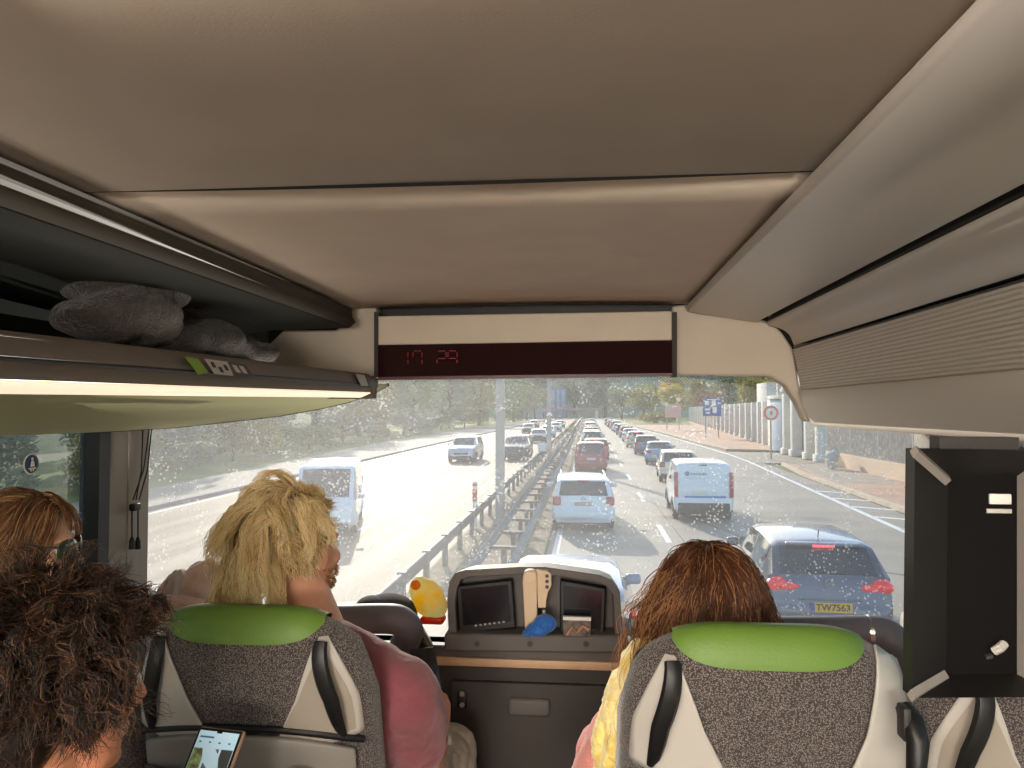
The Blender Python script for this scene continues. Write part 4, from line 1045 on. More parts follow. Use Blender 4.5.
# blue direction sign
BG=thing('direction_sign','blue direction sign on two grey posts beside the long wall','sign',(15,95,.1))
s0=P(712,407,95)
for k in (-.75,.75): MB().cyl((s0.x+k,95.1,.1),(s0.x+k,95.1,s0.z),.07,n=8).build('post',M_post,BG)
MB().box((s0.x,95,s0.z),(2.2,.08,2.2),bev=.03).build('panel',mat('sign_blue',(60,100,170),.5),BG)
b=MB()
for (x,z,w,h) in ((-.6,.5,.5,.5),(.2,.5,.5,.6),(-.55,-.3,.6,.25),(.3,-.35,.5,.7),(0,.9,1.2,.12),(-.5,-.7,.5,.2)): b.box((s0.x+x,94.94,s0.z+z),(w,.03,h))
b.build('white_marks',M_line,BG)
BB=thing('notice_board','pinkish notice board with two round lamps at the far bend','board',(12,140,.1))
s0=P(673,411,130)
MB().box((s0.x,130,s0.z),(2.6,.15,2.2),bev=.03).build('panel',mat('board_pink',(206,172,158),.7),BB)
for k in (-1,1): MB().cyl((s0.x+k,130.1,.1),(s0.x+k,130.1,s0.z),.08,n=8).build('post',M_post,BB)
for x,z in ((-1.1,1.1),(.9,1.9)): MB().ell((s0.x+x,130,s0.z+z),.38,seg=10).build('round_lamp',M_rend,BB)
# far buildings and overpass
FB=thing('distant_block','hazy blue grey block at the end of the road left of the lamp post','building',(-14,300,0))
M_hz=mat('distant_grey',(150,164,178),.9)  # distance haze mixed into the block colour
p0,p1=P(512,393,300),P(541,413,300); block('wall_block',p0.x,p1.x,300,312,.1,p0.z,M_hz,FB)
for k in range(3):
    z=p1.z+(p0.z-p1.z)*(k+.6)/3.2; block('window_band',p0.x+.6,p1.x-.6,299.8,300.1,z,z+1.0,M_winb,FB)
FB2=thing('distant_tower','hazy blue glass block at the end of the road between the lamp posts','building',(0,340,0))
p0,p1=P(545,388,340),P(566,413,340); block('wall_block',p0.x,p1.x,340,352,.1,p0.z,mat('distant_blue',(112,134,160),.6),FB2)  # this blue carries distance haze too
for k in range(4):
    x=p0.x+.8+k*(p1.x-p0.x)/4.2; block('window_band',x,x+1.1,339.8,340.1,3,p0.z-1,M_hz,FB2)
OV=thing('road_bridge','low reddish bridge parapet crossing at the end of the road','bridge',(-5,325,0))
block('parapet',-36,6,322,323,3.2,4.3,mat('parapet_red',(166,134,130),.8),OV); 
for x in (-35,-16,4): block('pillar',x-.6,x+.6,322,323,-.05,3.2,M_rend,OV)
# ================================================================ TREES
M_bark=mat('bark',(96,82,66),.9,var=.2,vs=6)
def leafm(n,c,c2): return mat('leaf_'+n,c,.7,rgb2=c2,vs=.9,trans=.45,detail=2)
LF=dict(grey=leafm('grey',(118,128,104),(150,156,130)),green=leafm('green',(96,120,62),(138,150,84)),olive=leafm('olive',(128,128,70),(170,158,88)),yel=leafm('yellow',(206,176,60),(170,160,70)),rust=leafm('rust',(150,108,76),(176,140,96)))
def crown_mesh(name,seed,nleaf,ls,m,shape='tree'):
    rnd=random.Random(seed); verts=[]; faces=[]
    blobs=[]
    for k in range(16):
        a=rnd.uniform(0,2*PI); r=rnd.uniform(.1,.75); z=rnd.uniform(-.75,.8)
        blobs.append((V((math.cos(a)*r*(1-abs(z)*.35),math.sin(a)*r*(1-abs(z)*.35),z*.95)),rnd.uniform(.25,.48)))
    for i in range(nleaf):
        c,r=blobs[rnd.randrange(16)]
        d=V((rnd.gauss(0,1),rnd.gauss(0,1),rnd.gauss(0,1))).normalized(); p=c+d*r*rnd.uniform(.6,1.05)
        u=V((rnd.gauss(0,1),rnd.gauss(0,1),rnd.gauss(0,1))).normalized(); w=u.orthogonal().normalized(); u=u*ls*rnd.uniform(.6,1.3); w=w*ls*.6*rnd.uniform(.6,1.3)
        k=len(verts); verts+= [p-u,p+w,p+u,p-w]; faces.append((k,k+1,k+2,k+3))
    me=bpy.data.meshes.new(name); me.from_pydata(verts,[],faces); me.materials.append(m); return me
CM={k:[crown_mesh('crown_'+k,s+hash(k)%7*0,2600,.055,LF[k]) for s in (1,2)] for k in LF}
def trunk_mesh(seed):
    rnd=random.Random(seed); b=MB()
    b.tube([(0,0,0),(rnd.uniform(-.02,.02),0,.3),(rnd.uniform(-.04,.04),.02,.6),(0,0,.85)],[.035,.028,.02,.008],8)
    for k in range(6):
        a=rnd.uniform(0,2*PI); z=rnd.uniform(.3,.6); b.tube([(0,0,z),(.12*math.cos(a),.12*math.sin(a),z+.12),(.28*math.cos(a),.28*math.sin(a),z+.25)],[.014,.009,.003],6)
    me=bpy.data.meshes.new('trunk'); b.b.to_mesh(me); b.b.free(); me.materials.append(M_bark); return me
TM=[trunk_mesh(s) for s in (1,2)]
def tree(x,y,h,w,kind,label,group,bush=False,z=0):
    rnd=random.Random(int(x*13+y*7)); t=thing('bush' if bush else 'tree',label,'bush' if bush else 'tree',(x,y,z),group)
    o=bpy.data.objects.new('crown',rnd.choice(CM[kind])); C.objects.link(o); o.parent=t
    zc=.5 if bush else .60; hh=.5 if bush else .42
    o.location=(0,0,h*zc); o.scale=(w/2,w/2,h*hh); o.rotation_euler=(0,0,rnd.uniform(0,6))
    o=bpy.data.objects.new('trunk',rnd.choice(TM)); C.objects.link(o); o.parent=t; o.scale=(h*.9,h*.9,h)
    return t
rnd=random.Random(3)
# left bank: bushes then trees
slab('left_bank',[(-22,-10),(-18.9,-10),(-18.7,30),(-22.1,90),(-17.2,320),(-40,320),(-45,90)],.10,.1,M_grassy)
GB='bushes and trees along the left bank'
i=0
for y in (6,13,20,27,34,41,49,57,66,76,87,99,112,127,145,170,200,240):
    xb=-20.5-(min(y,90)-20)*.045 if y<95 else -23+(y-90)*.02
    k=('green','grey','olive','grey')[i%4]
    tree(xb-1.5+rnd.uniform(-.8,.8),y,rnd.uniform(2.6,4.2)*(1 if y<80 else 1.3),rnd.uniform(5,7)*(1 if y<80 else 1.5),k,'leafy bush on the left bank beyond the far pavement',GB+' (bushes)',True); i+=1
for y,sx in ((2,27),(12,28),(22,28),(31,29),(40,28),(50,30),(60,29),(71,30),(83,30),(96,30),(110,29),(126,28),(144,26),(165,24),(190,22),(220,21),(255,20),(295,20)):
    tree(-sx+rnd.uniform(-1,1),y,rnd.uniform(11,15),rnd.uniform(9,12)*(1 if y<120 else 1.3),('grey','green','grey','olive')[i%4],'tall pale green tree in the row behind the left bank',GB+' (trees)'); i+=1
for y in (35,58,80,105,135,175): tree(-38,y,16,15,'grey','tall grey green tree in the second row on the left',GB+' (back row)')
tree(-20.4,30.5,2.4,3.0,'yel','yellow autumn bush low on the left bank near the pillar',None,True); tree(-24,29,5.0,4,'rust','rust brown small tree behind the yellow bush on the left bank',None)
# median bushes
tree(-2.4,120,1.2,1.6,'green','low green shrub growing inside the crash barrier',None,True)
def hill(name,x0,x1,y,h,m):
    b=MB(); b.grid(lambda u,v:V((x0+(x1-x0)*u,y+60*v+20*math.sin(u*9),-1+h*math.sin(v*PI/2)*(.8+.25*noise.noise(V((u*6,v*2,3))))+1.2*noise.noise(V((u*60,v*9,1))))),160,14)
    o=b.build(name,m,None); o['kind']='structure'
hill('hill_centre',-260,330,360,34,mat('far_woods',(136,142,118),.95,rgb2=(166,164,134),vs=.12,bump=1,bs=.5))  # pale wood colour with haze painted in
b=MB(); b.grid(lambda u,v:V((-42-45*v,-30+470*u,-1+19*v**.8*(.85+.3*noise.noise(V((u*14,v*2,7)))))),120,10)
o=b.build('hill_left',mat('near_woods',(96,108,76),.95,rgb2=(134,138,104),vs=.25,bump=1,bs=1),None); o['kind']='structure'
# centre and right far trees
for (x,y,h,w,k) in ((-6,350,20,22,'grey'),(8,345,20,22,'grey'),(22,300,15,18,'green'),(-20,348,22,24,'grey'),(34,310,17,18,'olive'),(18,250,12,12,'olive'),(27,255,12,12,'yel'),(38,262,14,14,'olive'),(12,270,13,12,'grey'),(48,270,16,16,'grey'),(60,270,18,18,'green')):
    tree(x,y,h,w,k,'distant tree closing the view at the end of the road','trees at the end of the road')
for (x,y,h,w,k) in ((33,215,10,10,'rust'),(37,180,11,10,'olive'),(40,160,12,11,'yel'),(44,142,12,12,'grey'),(50,150,14,12,'rust'),(56,135,15,13,'olive')):
    tree(x,y,h,w,k,'autumn tree rising behind the long white wall','trees behind the white wall')
slab('grass_slope',[(10.5,180),(10,320),(44,320),(30,236),(24,180)],.2,.2,M_grassy)
for (x,y) in ((14,175),(17,185),(20,200),(13,190)): tree(x+3,y+20,3.2,7,'olive','yellow green shrub on the grass slope past the notice board','shrubs on the far grass slope',True)
# ================================================================ PEOPLE
def skin(n,c): 
    m=mat(n,c,.55,spec=.35,var=.05,vs=25,bump=.08,bs=150); b=m.node_tree.nodes['Principled BSDF']
    b.inputs['Subsurface Weight'].default_value=.15; b.inputs['Subsurface Radius'].default_value=(.02,.008,.004); b.inputs['Subsurface Scale'].default_value=.3; return m
M_sk=skin('skin',(206,150,122)); M_skf=skin('skin_fair',(222,176,150)); M_skt=skin('skin_tan',(196,132,100))
def rotz(d): return Matrix.Rotation(R(d),3,'Z')
def headmesh(b,c,rz=0,tilt=0,roll=0,s=1):
    "skull, face, jaw, nose, ears - merged later into one skin surface. face looks along +y"
    M=rotz(rz)@Matrix.Rotation(R(tilt),3,'X')@Matrix.Rotation(R(roll),3,'Y')
    def p(x,y,z): return V(c)+M@V((x*s,y*s,z*s))
    def e(x,y,z,rx,ry,rz_,seg=20): b.ell(p(x,y,z),(rx*s,ry*s,rz_*s),rot=M,seg=seg)
    e(0,-.012,.03,.076,.096,.088,28); e(0,.03,-.02,.064,.066,.085); e(0,.040,-.078,.046,.048,.040); e(0,.072,-.098,.022,.02,.018)
    e(0,.072,.022,.052,.022,.016); e(-.038,.062,-.022,.024,.024,.022); e(.038,.062,-.022,.024,.024,.022)
    b.tube([p(0,.092,.012),p(0,.112,-.030),p(0,.104,-.040)],[.008*s,.013*s,.010*s],10); e(-.012,.098,-.036,.009,.010,.008,10); e(.012,.098,-.036,.009,.010,.008,10)
    e(0,.089,-.060,.024,.010,.006,12); e(0,.088,-.070,.020,.010,.006,12)
    for q in (-1,1):
        b.ell(p(q*.078,-.008,-.008),(.008*s,.019*s,.032*s),rot=M@Matrix.Rotation(R(-q*18),3,'Z'),seg=14)
        b.tube([p(q*(.080+.006*math.sin(a)),-.008-.017*math.cos(a)-.002,-.006+.030*math.sin(a)) for a in [R(-60)+R(270)*k/10 for k in range(11)]],.0045*s,7)
    return p,M
def eyes(t,p,M,s=1):
    for q in (-1,1):
        MB().ell(p(q*.031,.083,.002),.0125*s,seg=14).build('eye',mat('eye_white',(225,220,214),.2),t)
        MB().ell(p(q*.031,.0945,.002),(.006*s,.003*s,.006*s),rot=M,seg=10).build('iris',mat('iris',(60,50,40),.2),t)
def hand(b,wrist,d,palm_n,s=1,curl=45,thumb_side=1):
    "palm and five fingers; d forearm direction, palm_n points out of the palm"
    d=V(d).normalized(); n=V(palm_n); n=(n-d*n.dot(d)).normalized(); w=d.cross(n)*thumb_side
    wrist=V(wrist)
    M=Matrix((w,d,n)).transposed()
    b.ell(wrist+d*.045*s,(.040*s,.052*s,.015*s),rot=M,seg=14)
    b.limb([wrist,wrist+d*.03*s],[.024*s,.026*s],10)
    L_=(.068,.078,.072,.056)
    for k in range(4):
        base=wrist+d*(.088-.004*abs(k-1))*s+w*(.028-.019*k)*s; r=(.0088-.0006*(k==3))*s
        p=base-d*.02*s; pts=[p,base]; dd=d.copy(); ax=d.cross(n)
        for j,f in enumerate((.45,.32,.23)):
            dd=Matrix.Rotation(R(-curl*(.6+.25*j))*-1,3,ax)@dd
            pts.append(pts[-1]+dd*L_[k]*f*s)
        b.limb(pts,[r*1.1,r*1.05,r,r*.93,r*.8],8)
    b0=wrist+d*.025*s+w*.03*s
    t1=b0+(d*.6+w*.7+n*.25).normalized()*.04*s; t2=t1+(d*.85+w*.2+n*.55).normalized()*.032*s; t3=t2+(d*.8-w*.1+n*.5).normalized()*.024*s
    b.limb([b0-w*.012*s,b0,t1,t2,t3],[.012*s,.013*s,.0105*s,.0095*s,.008*s],8)
    return M
def strands(name,parent,c,M,rad,keep,n,length,mats,droop=.4,curl=0,curlf=3,seed=1,thick=.0011,step=.012,clumps=60,spread=.4,out=1.03,flow=None,jit=.003,lift=.0,part=None,ends=.35,floor=None,jf=.16):
    "hair: clumped tapering strands grown from an ellipsoid scalp"
    rnd=random.Random(seed); c=V(c); Mi=M.transposed(); rad=V(rad)
    def root():
        while True:
            d=V((rnd.gauss(0,1),rnd.gauss(0,1),rnd.gauss(0,1))).normalized()
            if keep(d): return d
    def path(d,ln,sd):
        p=V((d.x*rad.x,d.y*rad.y,d.z*rad.z)); nr=V((d.x/rad.x,d.y/rad.y,d.z/rad.z)).normalized()
        fl=flow(d) if flow else V((d.x*.6,-.5 if d.z>.2 else d.y*.2,-.2))
        dr=(nr*(.35+lift)+fl*.9).normalized(); pts=[]; k=int(ln/step); ph=sd*7.1; am=curl
        for i in range(k+1):
            pts.append(p.copy()); g=V((0,0,-1)); g=Mi@g
            dr=(dr+g*droop*.35+V((noise.noise(V((sd,i*.25,1))),noise.noise(V((sd,i*.25,5))),noise.noise(V((sd,i*.25,9)))))*spread*.5).normalized()
            q=dr.copy()
            if am:
                a=dr.orthogonal().normalized(); bb=dr.cross(a); th=ph+i*curlf*step*60
                q=(dr+(a*math.cos(th)+bb*math.sin(th))*am).normalized()
            p=p+q*step
            # keep outside of the scalp
            e=V((p.x/rad.x,p.y/rad.y,p.z/rad.z)); l=e.length; o=out+.02*min(i,4)
            if l<o: p=p*(o/l)
        return pts
    guides=[]
    for k in range(clumps):
        d=root(); guides.append((d,path(d,length(d)*rnd.uniform(.8,1.1),rnd.uniform(0,100))))
    cu=bpy.data.curves.new(name,'CURVE'); cu.dimensions='3D'; cu.bevel_depth=thick; cu.bevel_resolution=0; cu.resolution_u=1
    cu.use_fill_caps=False
    for m in mats: cu.materials.append(m)
    off=ORG[parent.name]
    for i in range(n):
        d=root(); g=max(guides,key=lambda q:q[0].dot(d)) if clumps<90 else guides[min(range(len(guides)),key=lambda j:(guides[j][0]-d).length_squared)]
        r0=V((d.x*rad.x,d.y*rad.y,d.z*rad.z)); o0=r0-g[1][0]; pts=g[1]; k=len(pts); kk=max(3,int(k*rnd.uniform(.6,1)))
        sd=rnd.uniform(0,100); mi=rnd.choices(range(len(mats)),[1.0/(j+1) for j in range(len(mats))])[0]
        sp=cu.splines.new('POLY'); sp.points.add(kk-1); sp.material_index=mi; co=[]; rs=[]
        for j in range(kk):
            t=j/(k-1 if k>1 else 1); q=pts[j]+o0*(1-(1-ends)*t)+V((noise.noise(V((sd,j*jf,0))),noise.noise(V((sd,j*jf,3))),noise.noise(V((sd,j*jf,6)))))*jit*(1+3*t)
            e=V((q.x/rad.x,q.y/rad.y,q.z/rad.z)); l=e.length
            if l<1.0: q=q/l
            w_=c+M@q-off; co+= [w_.x,w_.y,w_.z,1]; rs.append(1-.75*(j/(kk-1))**2)
        sp.points.foreach_set('co',co); sp.points.foreach_set('radius',rs)
    tmp=bpy.data.objects.new('tmp',cu); me=bpy.data.meshes.new_from_object(tmp); bpy.data.objects.remove(tmp)
    o=bpy.data.objects.new(name,me); C.objects.link(o); o.parent=parent; ORG[o.name]=off
    return o
def hm(n,c,tr=.35): return mat('hair_'+n,c,.42,spec=.5,trans=tr)
def cloth(b,name,m,t,vox=.006,amp=.006,scale=.05,sm=3,label=None):
    o=b.build(name,m,t,remesh=vox,sm=sm,label=label)
    tx=bpy.data.textures.new(name,'CLOUDS'); tx.noise_scale=scale; tx.noise_depth=2; d=o.modifiers.new('d','DISPLACE'); d.texture=tx; d.strength=amp*2; d.mid_level=.5; d.texture_coords='LOCAL'; return o
def person(label,Hc,hs,sh_z,sh_w,hip,arms,legs,skinm,rz=0,tilt=0,neck_r=.055,lean=None,vox=.005,hands=(),group=None,headf=None):
    """one continuous skin surface. Hc head centre; shoulders at sh_z; hip point; arms = list of [shoulder,elbow,wrist]"""
    t=thing('person',label,'person',V((hip[0],hip[1],ZF+H)))
    b=MB(); p,M=headmesh(b,Hc,rz,tilt,0,hs)
    sc=V((Hc[0] if lean is None else lean[0],(hip[1]*.25+Hc[1]*.75) if lean is None else lean[1],sh_z))
    neckb=sc+V((0,0,.02)); b.limb([V(Hc)+M@V((0,-.015,-.05))*hs,neckb+V((0,0,.03)),neckb],[neck_r*hs,neck_r*hs*1.02,neck_r*1.25*hs],18)
    hipv=V(hip); mid=(sc+hipv)/2
    b.ell(sc+V((0,.01,-.10)),(sh_w*.82,.105,.15),seg=20); b.ell(mid+V((0,.0,-.02)),(sh_w*.72,.105,.17),seg=20); b.ell(hipv,(.165,.125,.12),seg=20)
    b.limb([sc+V((-sh_w*.85,0,-.035)),sc+V((0,0,-.01)),sc+V((sh_w*.85,0,-.035))],[.052,.066,.052])
    for a in arms:
        b.limb(a,[.052,.050,.041,.034,.026][:len(a)] if len(a)==5 else [.054,.043,.027])
    for l in legs:
        b.limb(l[:3],[.085,.062,.045]); b.limb([l[2],l[2]+V((0,.10,-.03)),l[2]+V((0,.19,-.035))],[.045,.038,.028],10)
    for h in hands: hand(b,*h)
    body=b.build('body',skinm,t,remesh=vox,sm=2)
    return t,p,M,sc
def seated_legs(hipx,hipy,hz=-.90,knee=-.93):
    out=[]
    for s in (-1,1): out.append([I(hipx+s*.09,hipy+.05,hz),I(hipx+s*.13,hipy+.42,knee+.03),I(hipx+s*.13,hipy+.44,-1.38)])
    return out
# ---------------- A: blond man in the maroon T-shirt, front row aisle
Hc=P(296,549,1.62); Ya=1.62
hip=I(S1.location.x+.03,1.78,-.88)
shr=P(424,676,1.62); 
scz=P(340,664,1.62).z
cxA=P(318,650,1.62).x
elb=P(424,770,1.72)+V((0,0,-.045)); wr=P(438,738,1.98)
armR=[V((cxA+.185,1.62,scz-.06)),elb,wr]
armL=[V((cxA-.175,1.62,scz-.06)),V((cxA-.24,1.72,scz-.30)),V((cxA-.12,1.98,scz-.34))]
legs=seated_legs(cxA+.02,1.80)
legs[1][1]=P(450,752,2.16); legs[1][2]=V((legs[1][1].x,2.24,ZF+H+.07)); legs[0][1]=V((legs[1][1].x-.30,2.16,legs[1][1].z-.01)); legs[0][2]=V((legs[1][1].x-.30,2.24,ZF+H+.07))
phd=(V((0,.55,.83))).normalized()
tA,p,M,sc=person('man with shaggy blond hair in a maroon T-shirt holding a phone',Hc,1.02,scz,.20,V((cxA,1.80,-.88+H)),[armR,armL],legs,M_sk,rz=-22,lean=(cxA,1.62),neck_r=.062,
    hands=[(wr,(.02,.35,.9),(-.75,.5,.0),1.0,55,1),(armL[2],(.3,.9,.2),(0,0,1),1.0,40,1)])
eyes(tA,p,M,1.02)
# T-shirt
M_tee=mat('maroon_cotton',(124,70,76),.9,spec=.15,var=.06,vs=30,bump=.3,bs=400,sheen=.3)
b=MB(); b.ell(sc+V((0,.0,-.12)),(.205,.135,.17),seg=24); b.ell(sc+V((0,.02,-.28)),(.185,.145,.2),seg=24); b.ell(V((cxA,1.78,-.84+H)),(.185,.15,.14),seg=20)
b.limb([sc+V((-.185,0,-.05)),sc+V((0,-.01,-.005)),sc+V((.185,0,-.05))],[.070,.090,.072],18); b.limb([sc+V((0,-.01,.0)),sc+V((-.005,0,.045))],[.088,.072],18); b.limb([sc+V((.03,-.01,.02)),sc+V((.13,0,-.025))],[.078,.072],18)
e_=armR[0].lerp(armR[1],.50); b.limb([armR[0]+V((.005,0,-.01)),armR[0].lerp(e_,.5)+V((.01,0,0)),e_],[.078,.076,.071],18)
e2=armL[0].lerp(armL[1],.66); b.limb([armL[0]+V((-.005,0,-.01)),armL[0].lerp(e2,.5),e2],[.078,.074,.069],18)
cloth(b,'t_shirt',M_tee,tA,amp=.007,scale=.06)
b=MB(); cuff=(e_-armR[0]).normalized(); a1=cuff.orthogonal().normalized(); a2=cuff.cross(a1)
b.tube([e_+cuff*.0+(a1*math.cos(q)+a2*math.sin(q))*.072 for q in [2*PI*k/24 for k in range(25)]],.005,6,caps=False); b.build('sleeve_hem',M_tee,tA)
# trousers
M_bei=mat('beige_trousers',(176,162,142),.9,var=.14,vs=9,bump=.5,bs=40)
b=MB(); b.ell(V((cxA,1.80,-.92+H)),(.18,.14,.11),seg=18)
for l in legs: b.limb([l[0],l[0].lerp(l[1],.5),l[1],l[1].lerp(l[2],.9)],[.098,.088,.078,.062],16)
cloth(b,'trousers',M_bei,tA,amp=.006,scale=.05)
b=MB()
for l in legs: b.limb([l[2]+V((0,-.02,-.02)),l[2]+V((0,.10,-.035)),l[2]+V((0,.20,-.04))],[.046,.044,.035],12)
b.build('shoes',mat('shoe_dark',(50,46,44),.7),tA,remesh=.006)
# blond hair and beard
HB=[hm('blond_light',(255,242,200),.4),hm('blond',(244,220,166),.4),hm('blond_dark',(204,172,120),.35)]
rad=(.088,.110,.104)
c_h=V(Hc)+M@V((0,-.014,.030))
keepA=lambda d:(d.z>-.62 and (d.y<.25 or (d.z>.55 and d.y<.6))) and not (abs(d.x)>.75 and d.z<-.05 and d.y>-.1) and not(d.z<-.25 and d.y>-.05)
b=MB(); b.ell(c_h,(rad[0]*.99,rad[1]*.99,rad[2]*.99),rot=M,seg=28)
bm_=b.b
for v in list(bm_.verts):
    q=M.transposed()@(v.co-c_h); d=V((q.x/rad[0],q.y/rad[1],q.z/rad[2])).normalized()
    if not keepA(d): bm_.verts.remove(v)
b.build('hair_base',HB[2],tA)
strands('hair',tA,c_h,M,rad,keepA,8000,lambda d:(.026 if (d.x>.5 and d.z<.5) or d.y>.05 else .10+.10*max(0,-d.y)+.04*max(0,d.z)),HB,droop=.5,curl=.15,curlf=1.3,seed=4,thick=.0007,step=.009,clumps=150,spread=.55,
    flow=lambda d:V((d.x*.9-.25,-.35 if d.z>.3 else -.1,-.55 if d.z<.4 else .0)),jit=.006,ends=.6)
bc=V(Hc)+M@V((0,.03,-.045))*1.02
strands('beard',tA,bc,M,(.062,.066,.070),lambda d:d.z<.1 and d.y>-.25 and d.z>-.97 and not(abs(d.x)<.3 and d.z>-.35),900,lambda d:.016,[hm('beard',(150,100,62),.2),HB[2]],droop=.3,seed=9,thick=.0008,step=.005,clumps=80,spread=.3,out=1.02,jit=.001)
# phone he holds
M_pb=mat('phone_black',(22,22,24),.2,spec=.6)
PH1=thing('phone','dark phone held by the blond man above his knee','phone',P(427,680,2.0))
rm=Matrix.Rotation(R(-35),3,'X')@Matrix.Rotation(R(12),3,'Y')
pc=wr+V((-.012,.055,.085))
pc=P(427,678,2.03)
MB().box(pc,(.074,.009,.155),rot=(R(-28),R(4),R(40)),bev=.004).build('case',M_pb,PH1)
MB().box(pc+V((-.004,-.005,0)),(.066,.002,.142),rot=(R(-28),R(4),R(40))).build('screen',M_scr,PH1)
# ---------------- B: red-haired person, front row right
HcB=P(708,612,1.56); scB=HcB.z-.215
cxB=HcB.x-.005
armsB=[[V((cxB-.17,1.56,scB-.04)),V((cxB-.245,1.66,scB-.27)),V((cxB-.13,1.92,scB-.30))],[V((cxB+.17,1.56,scB-.04)),V((cxB+.24,1.66,scB-.27)),V((cxB+.12,1.92,scB-.30))]]
tB,p,M,scb=person('person with long auburn hair wearing a yellow scarf and pink top',HcB,.98,scB,.18,V((cxB,1.76,-.88+H)),armsB,seated_legs(cxB,1.78),M_skf,rz=4,tilt=-6,lean=(cxB,1.56),neck_r=.05,
    hands=[(armsB[0][2],(.5,.8,.1),(0,0,1),.95,40,-1),(armsB[1][2],(-.5,.8,.1),(0,0,1),.95,40,1)])
eyes(tB,p,M,.98)
M_pink=mat('pink_cotton',(222,138,128),.9,var=.05,vs=20,bump=.3,bs=200,sheen=.3)
b=MB(); b.ell(scb+V((0,0,-.13)),(.19,.13,.17),seg=22); b.ell(scb+V((0,.02,-.28)),(.175,.14,.2),seg=22); b.ell(V((cxB,1.76,-.86+H)),(.19,.15,.14),seg=20)
for a in armsB: b.limb([a[0],a[0].lerp(a[1],.5),a[1],a[1].lerp(a[2],.8)],[.066,.064,.058,.045],16)
b.limb([scb+V((-.16,0,-.05)),scb+V((0,0,-.02)),scb+V((.16,0,-.05))],[.062,.075,.062],16)
cloth(b,'top',M_pink,tB,amp=.006)
# sleeve bulk seen at the left of the seat
b=MB(); p1=P(603,735,1.56); b.limb([P(613,722,1.58),P(600,748,1.6),P(600,790,1.62)],[.035,.048,.055],16)
cloth(b,'sleeve',M_pink,tB,amp=.006)
M_yel=mat('yellow_scarf',(240,204,96),.9,rgb2=(250,232,170),vs=25,bump=.5,bs=90,sheen=.4)
b=MB(); b.limb([P(650,660,1.50),P(632,700,1.50),P(620,740,1.50),P(614,790,1.52)],[.045,.055,.052,.045],16); b.limb([P(700,680,1.62),P(660,672,1.66),P(650,690,1.56)],[.06,.06,.05],14); b.limb([P(770,690,1.6),P(720,700,1.72),P(665,690,1.66)],[.05,.055,.05],14)
cloth(b,'scarf',M_yel,tB,amp=.014,scale=.035)
b=MB(); 
for l in seated_legs(cxB,1.78): b.limb([l[0],l[1],l[1].lerp(l[2],.95)],[.095,.072,.056],16)
cloth(b,'trousers',mat('denim',(60,72,100),.9,bump=.3,bs=200),tB,amp=.004)
HA=[hm('auburn',(112,68,42),.4),hm('auburn_dark',(72,45,30),.3),hm('auburn_gold',(186,134,88),.45)]
c_h=V(HcB)+M@V((0,-.012,.028)); rad=(.082,.106,.106)
keepB=lambda d:(d.y<.3 or d.z>.5) and d.z>-.55
b=MB(); b.ell(c_h+V((0,-.01,-.02)),(rad[0]*.98,rad[1]*.98,rad[2]),rot=M,seg=26); b.ell(c_h+M@V((0,-.035,-.10)),(.082,.066,.12),rot=M,seg=20)
b.build('hair_base',HA[1],tB,remesh=.007)
strands('hair',tB,c_h,M,rad,keepB,7500,lambda d:.30+.10*(1-d.z),HA,droop=.95,curl=.12,curlf=1.0,seed=14,thick=.0007,step=.014,clumps=160,spread=.35,
    flow=lambda d:V((d.x*.6+(.05 if d.x>0 else -.05),-.1,-.5)),jit=.012,ends=1.1)
strands('loose_hair',tB,c_h,M,rad,lambda d:d.x<-.35 and d.y<.2 and -.5<d.z<.6,240,lambda d:.50+.1*d.z,[HA[2],HA[0]],droop=.66,curl=.12,curlf=1.1,seed=15,thick=.0006,step=.014,clumps=60,spread=.7,flow=lambda d:V((-.9,-.25,-.5)),jit=.014,ends=1.6)
# ---------------- C: dark curly head in the left foreground
HcC=P(54,690,.92); scC=HcC.z-.20; cxC=HcC.x-.03
armsC=[[V((cxC-.16,.92,scC-.05)),V((cxC-.22,.98,scC-.30)),V((cxC-.10,1.16,scC-.34))],[V((cxC+.14,.92,scC-.07)),V((cxC+.17,.98,scC-.30)),V((cxC+.08,1.16,scC-.34))]]
legC=[[V((cxC+s*.09,.98,-.9+H)),V((cxC+s*.11,1.20,-.89+H)),V((cxC+s*.11,1.18,-1.38+H))] for s in (-1,1)]
tC,p,M,scc=person('person with dark curly hair close by in the lower left corner',HcC,1.0,scC,.165,V((cxC,.86,-.9+H)),armsC,legC,M_skt,rz=-30,tilt=-4,lean=(cxC,.90),neck_r=.056,
    hands=[(armsC[0][2],(.4,.8,.1),(0,0,1),.95,40,-1),(armsC[1][2],(-.4,.8,.1),(0,0,1),.95,40,1)])
eyes(tC,p,M)
M_nav=mat('dark_top',(48,44,46),.9,bump=.4,bs=200,sheen=.2)
b=MB(); b.ell(scc+V((0,0,-.13)),(.185,.135,.17),seg=22); b.ell(V((cxC,.88,scC-.33)),(.18,.145,.22),seg=22); b.ell(V((cxC,.88,-.88+H)),(.18,.14,.13),seg=20)
for a in armsC: b.limb([a[0],a[0].lerp(a[1],.5),a[1],a[1].lerp(a[2],.9)],[.068,.066,.058,.04],16)
b.limb([scc+V((-.145,0,-.045)),scc+V((0,0,-.03)),scc+V((.13,0,-.05))],[.064,.078,.064],16)
cloth(b,'jumper',M_nav,tC,amp=.005)
b=MB()
for l in legC: b.limb([l[0],l[1],l[1].lerp(l[2],.95)],[.095,.07,.055],16)
cloth(b,'trousers',mat('denim',(60,72,100)),tC,amp=.004)
HD=[hm('brown_dark',(38,27,22),.2),hm('brown',(74,50,37),.3),hm('brown_light',(126,92,68),.4)]
c_h=V(HcC)+M@V((0,-.012,.032)); rad=(.088,.108,.102)
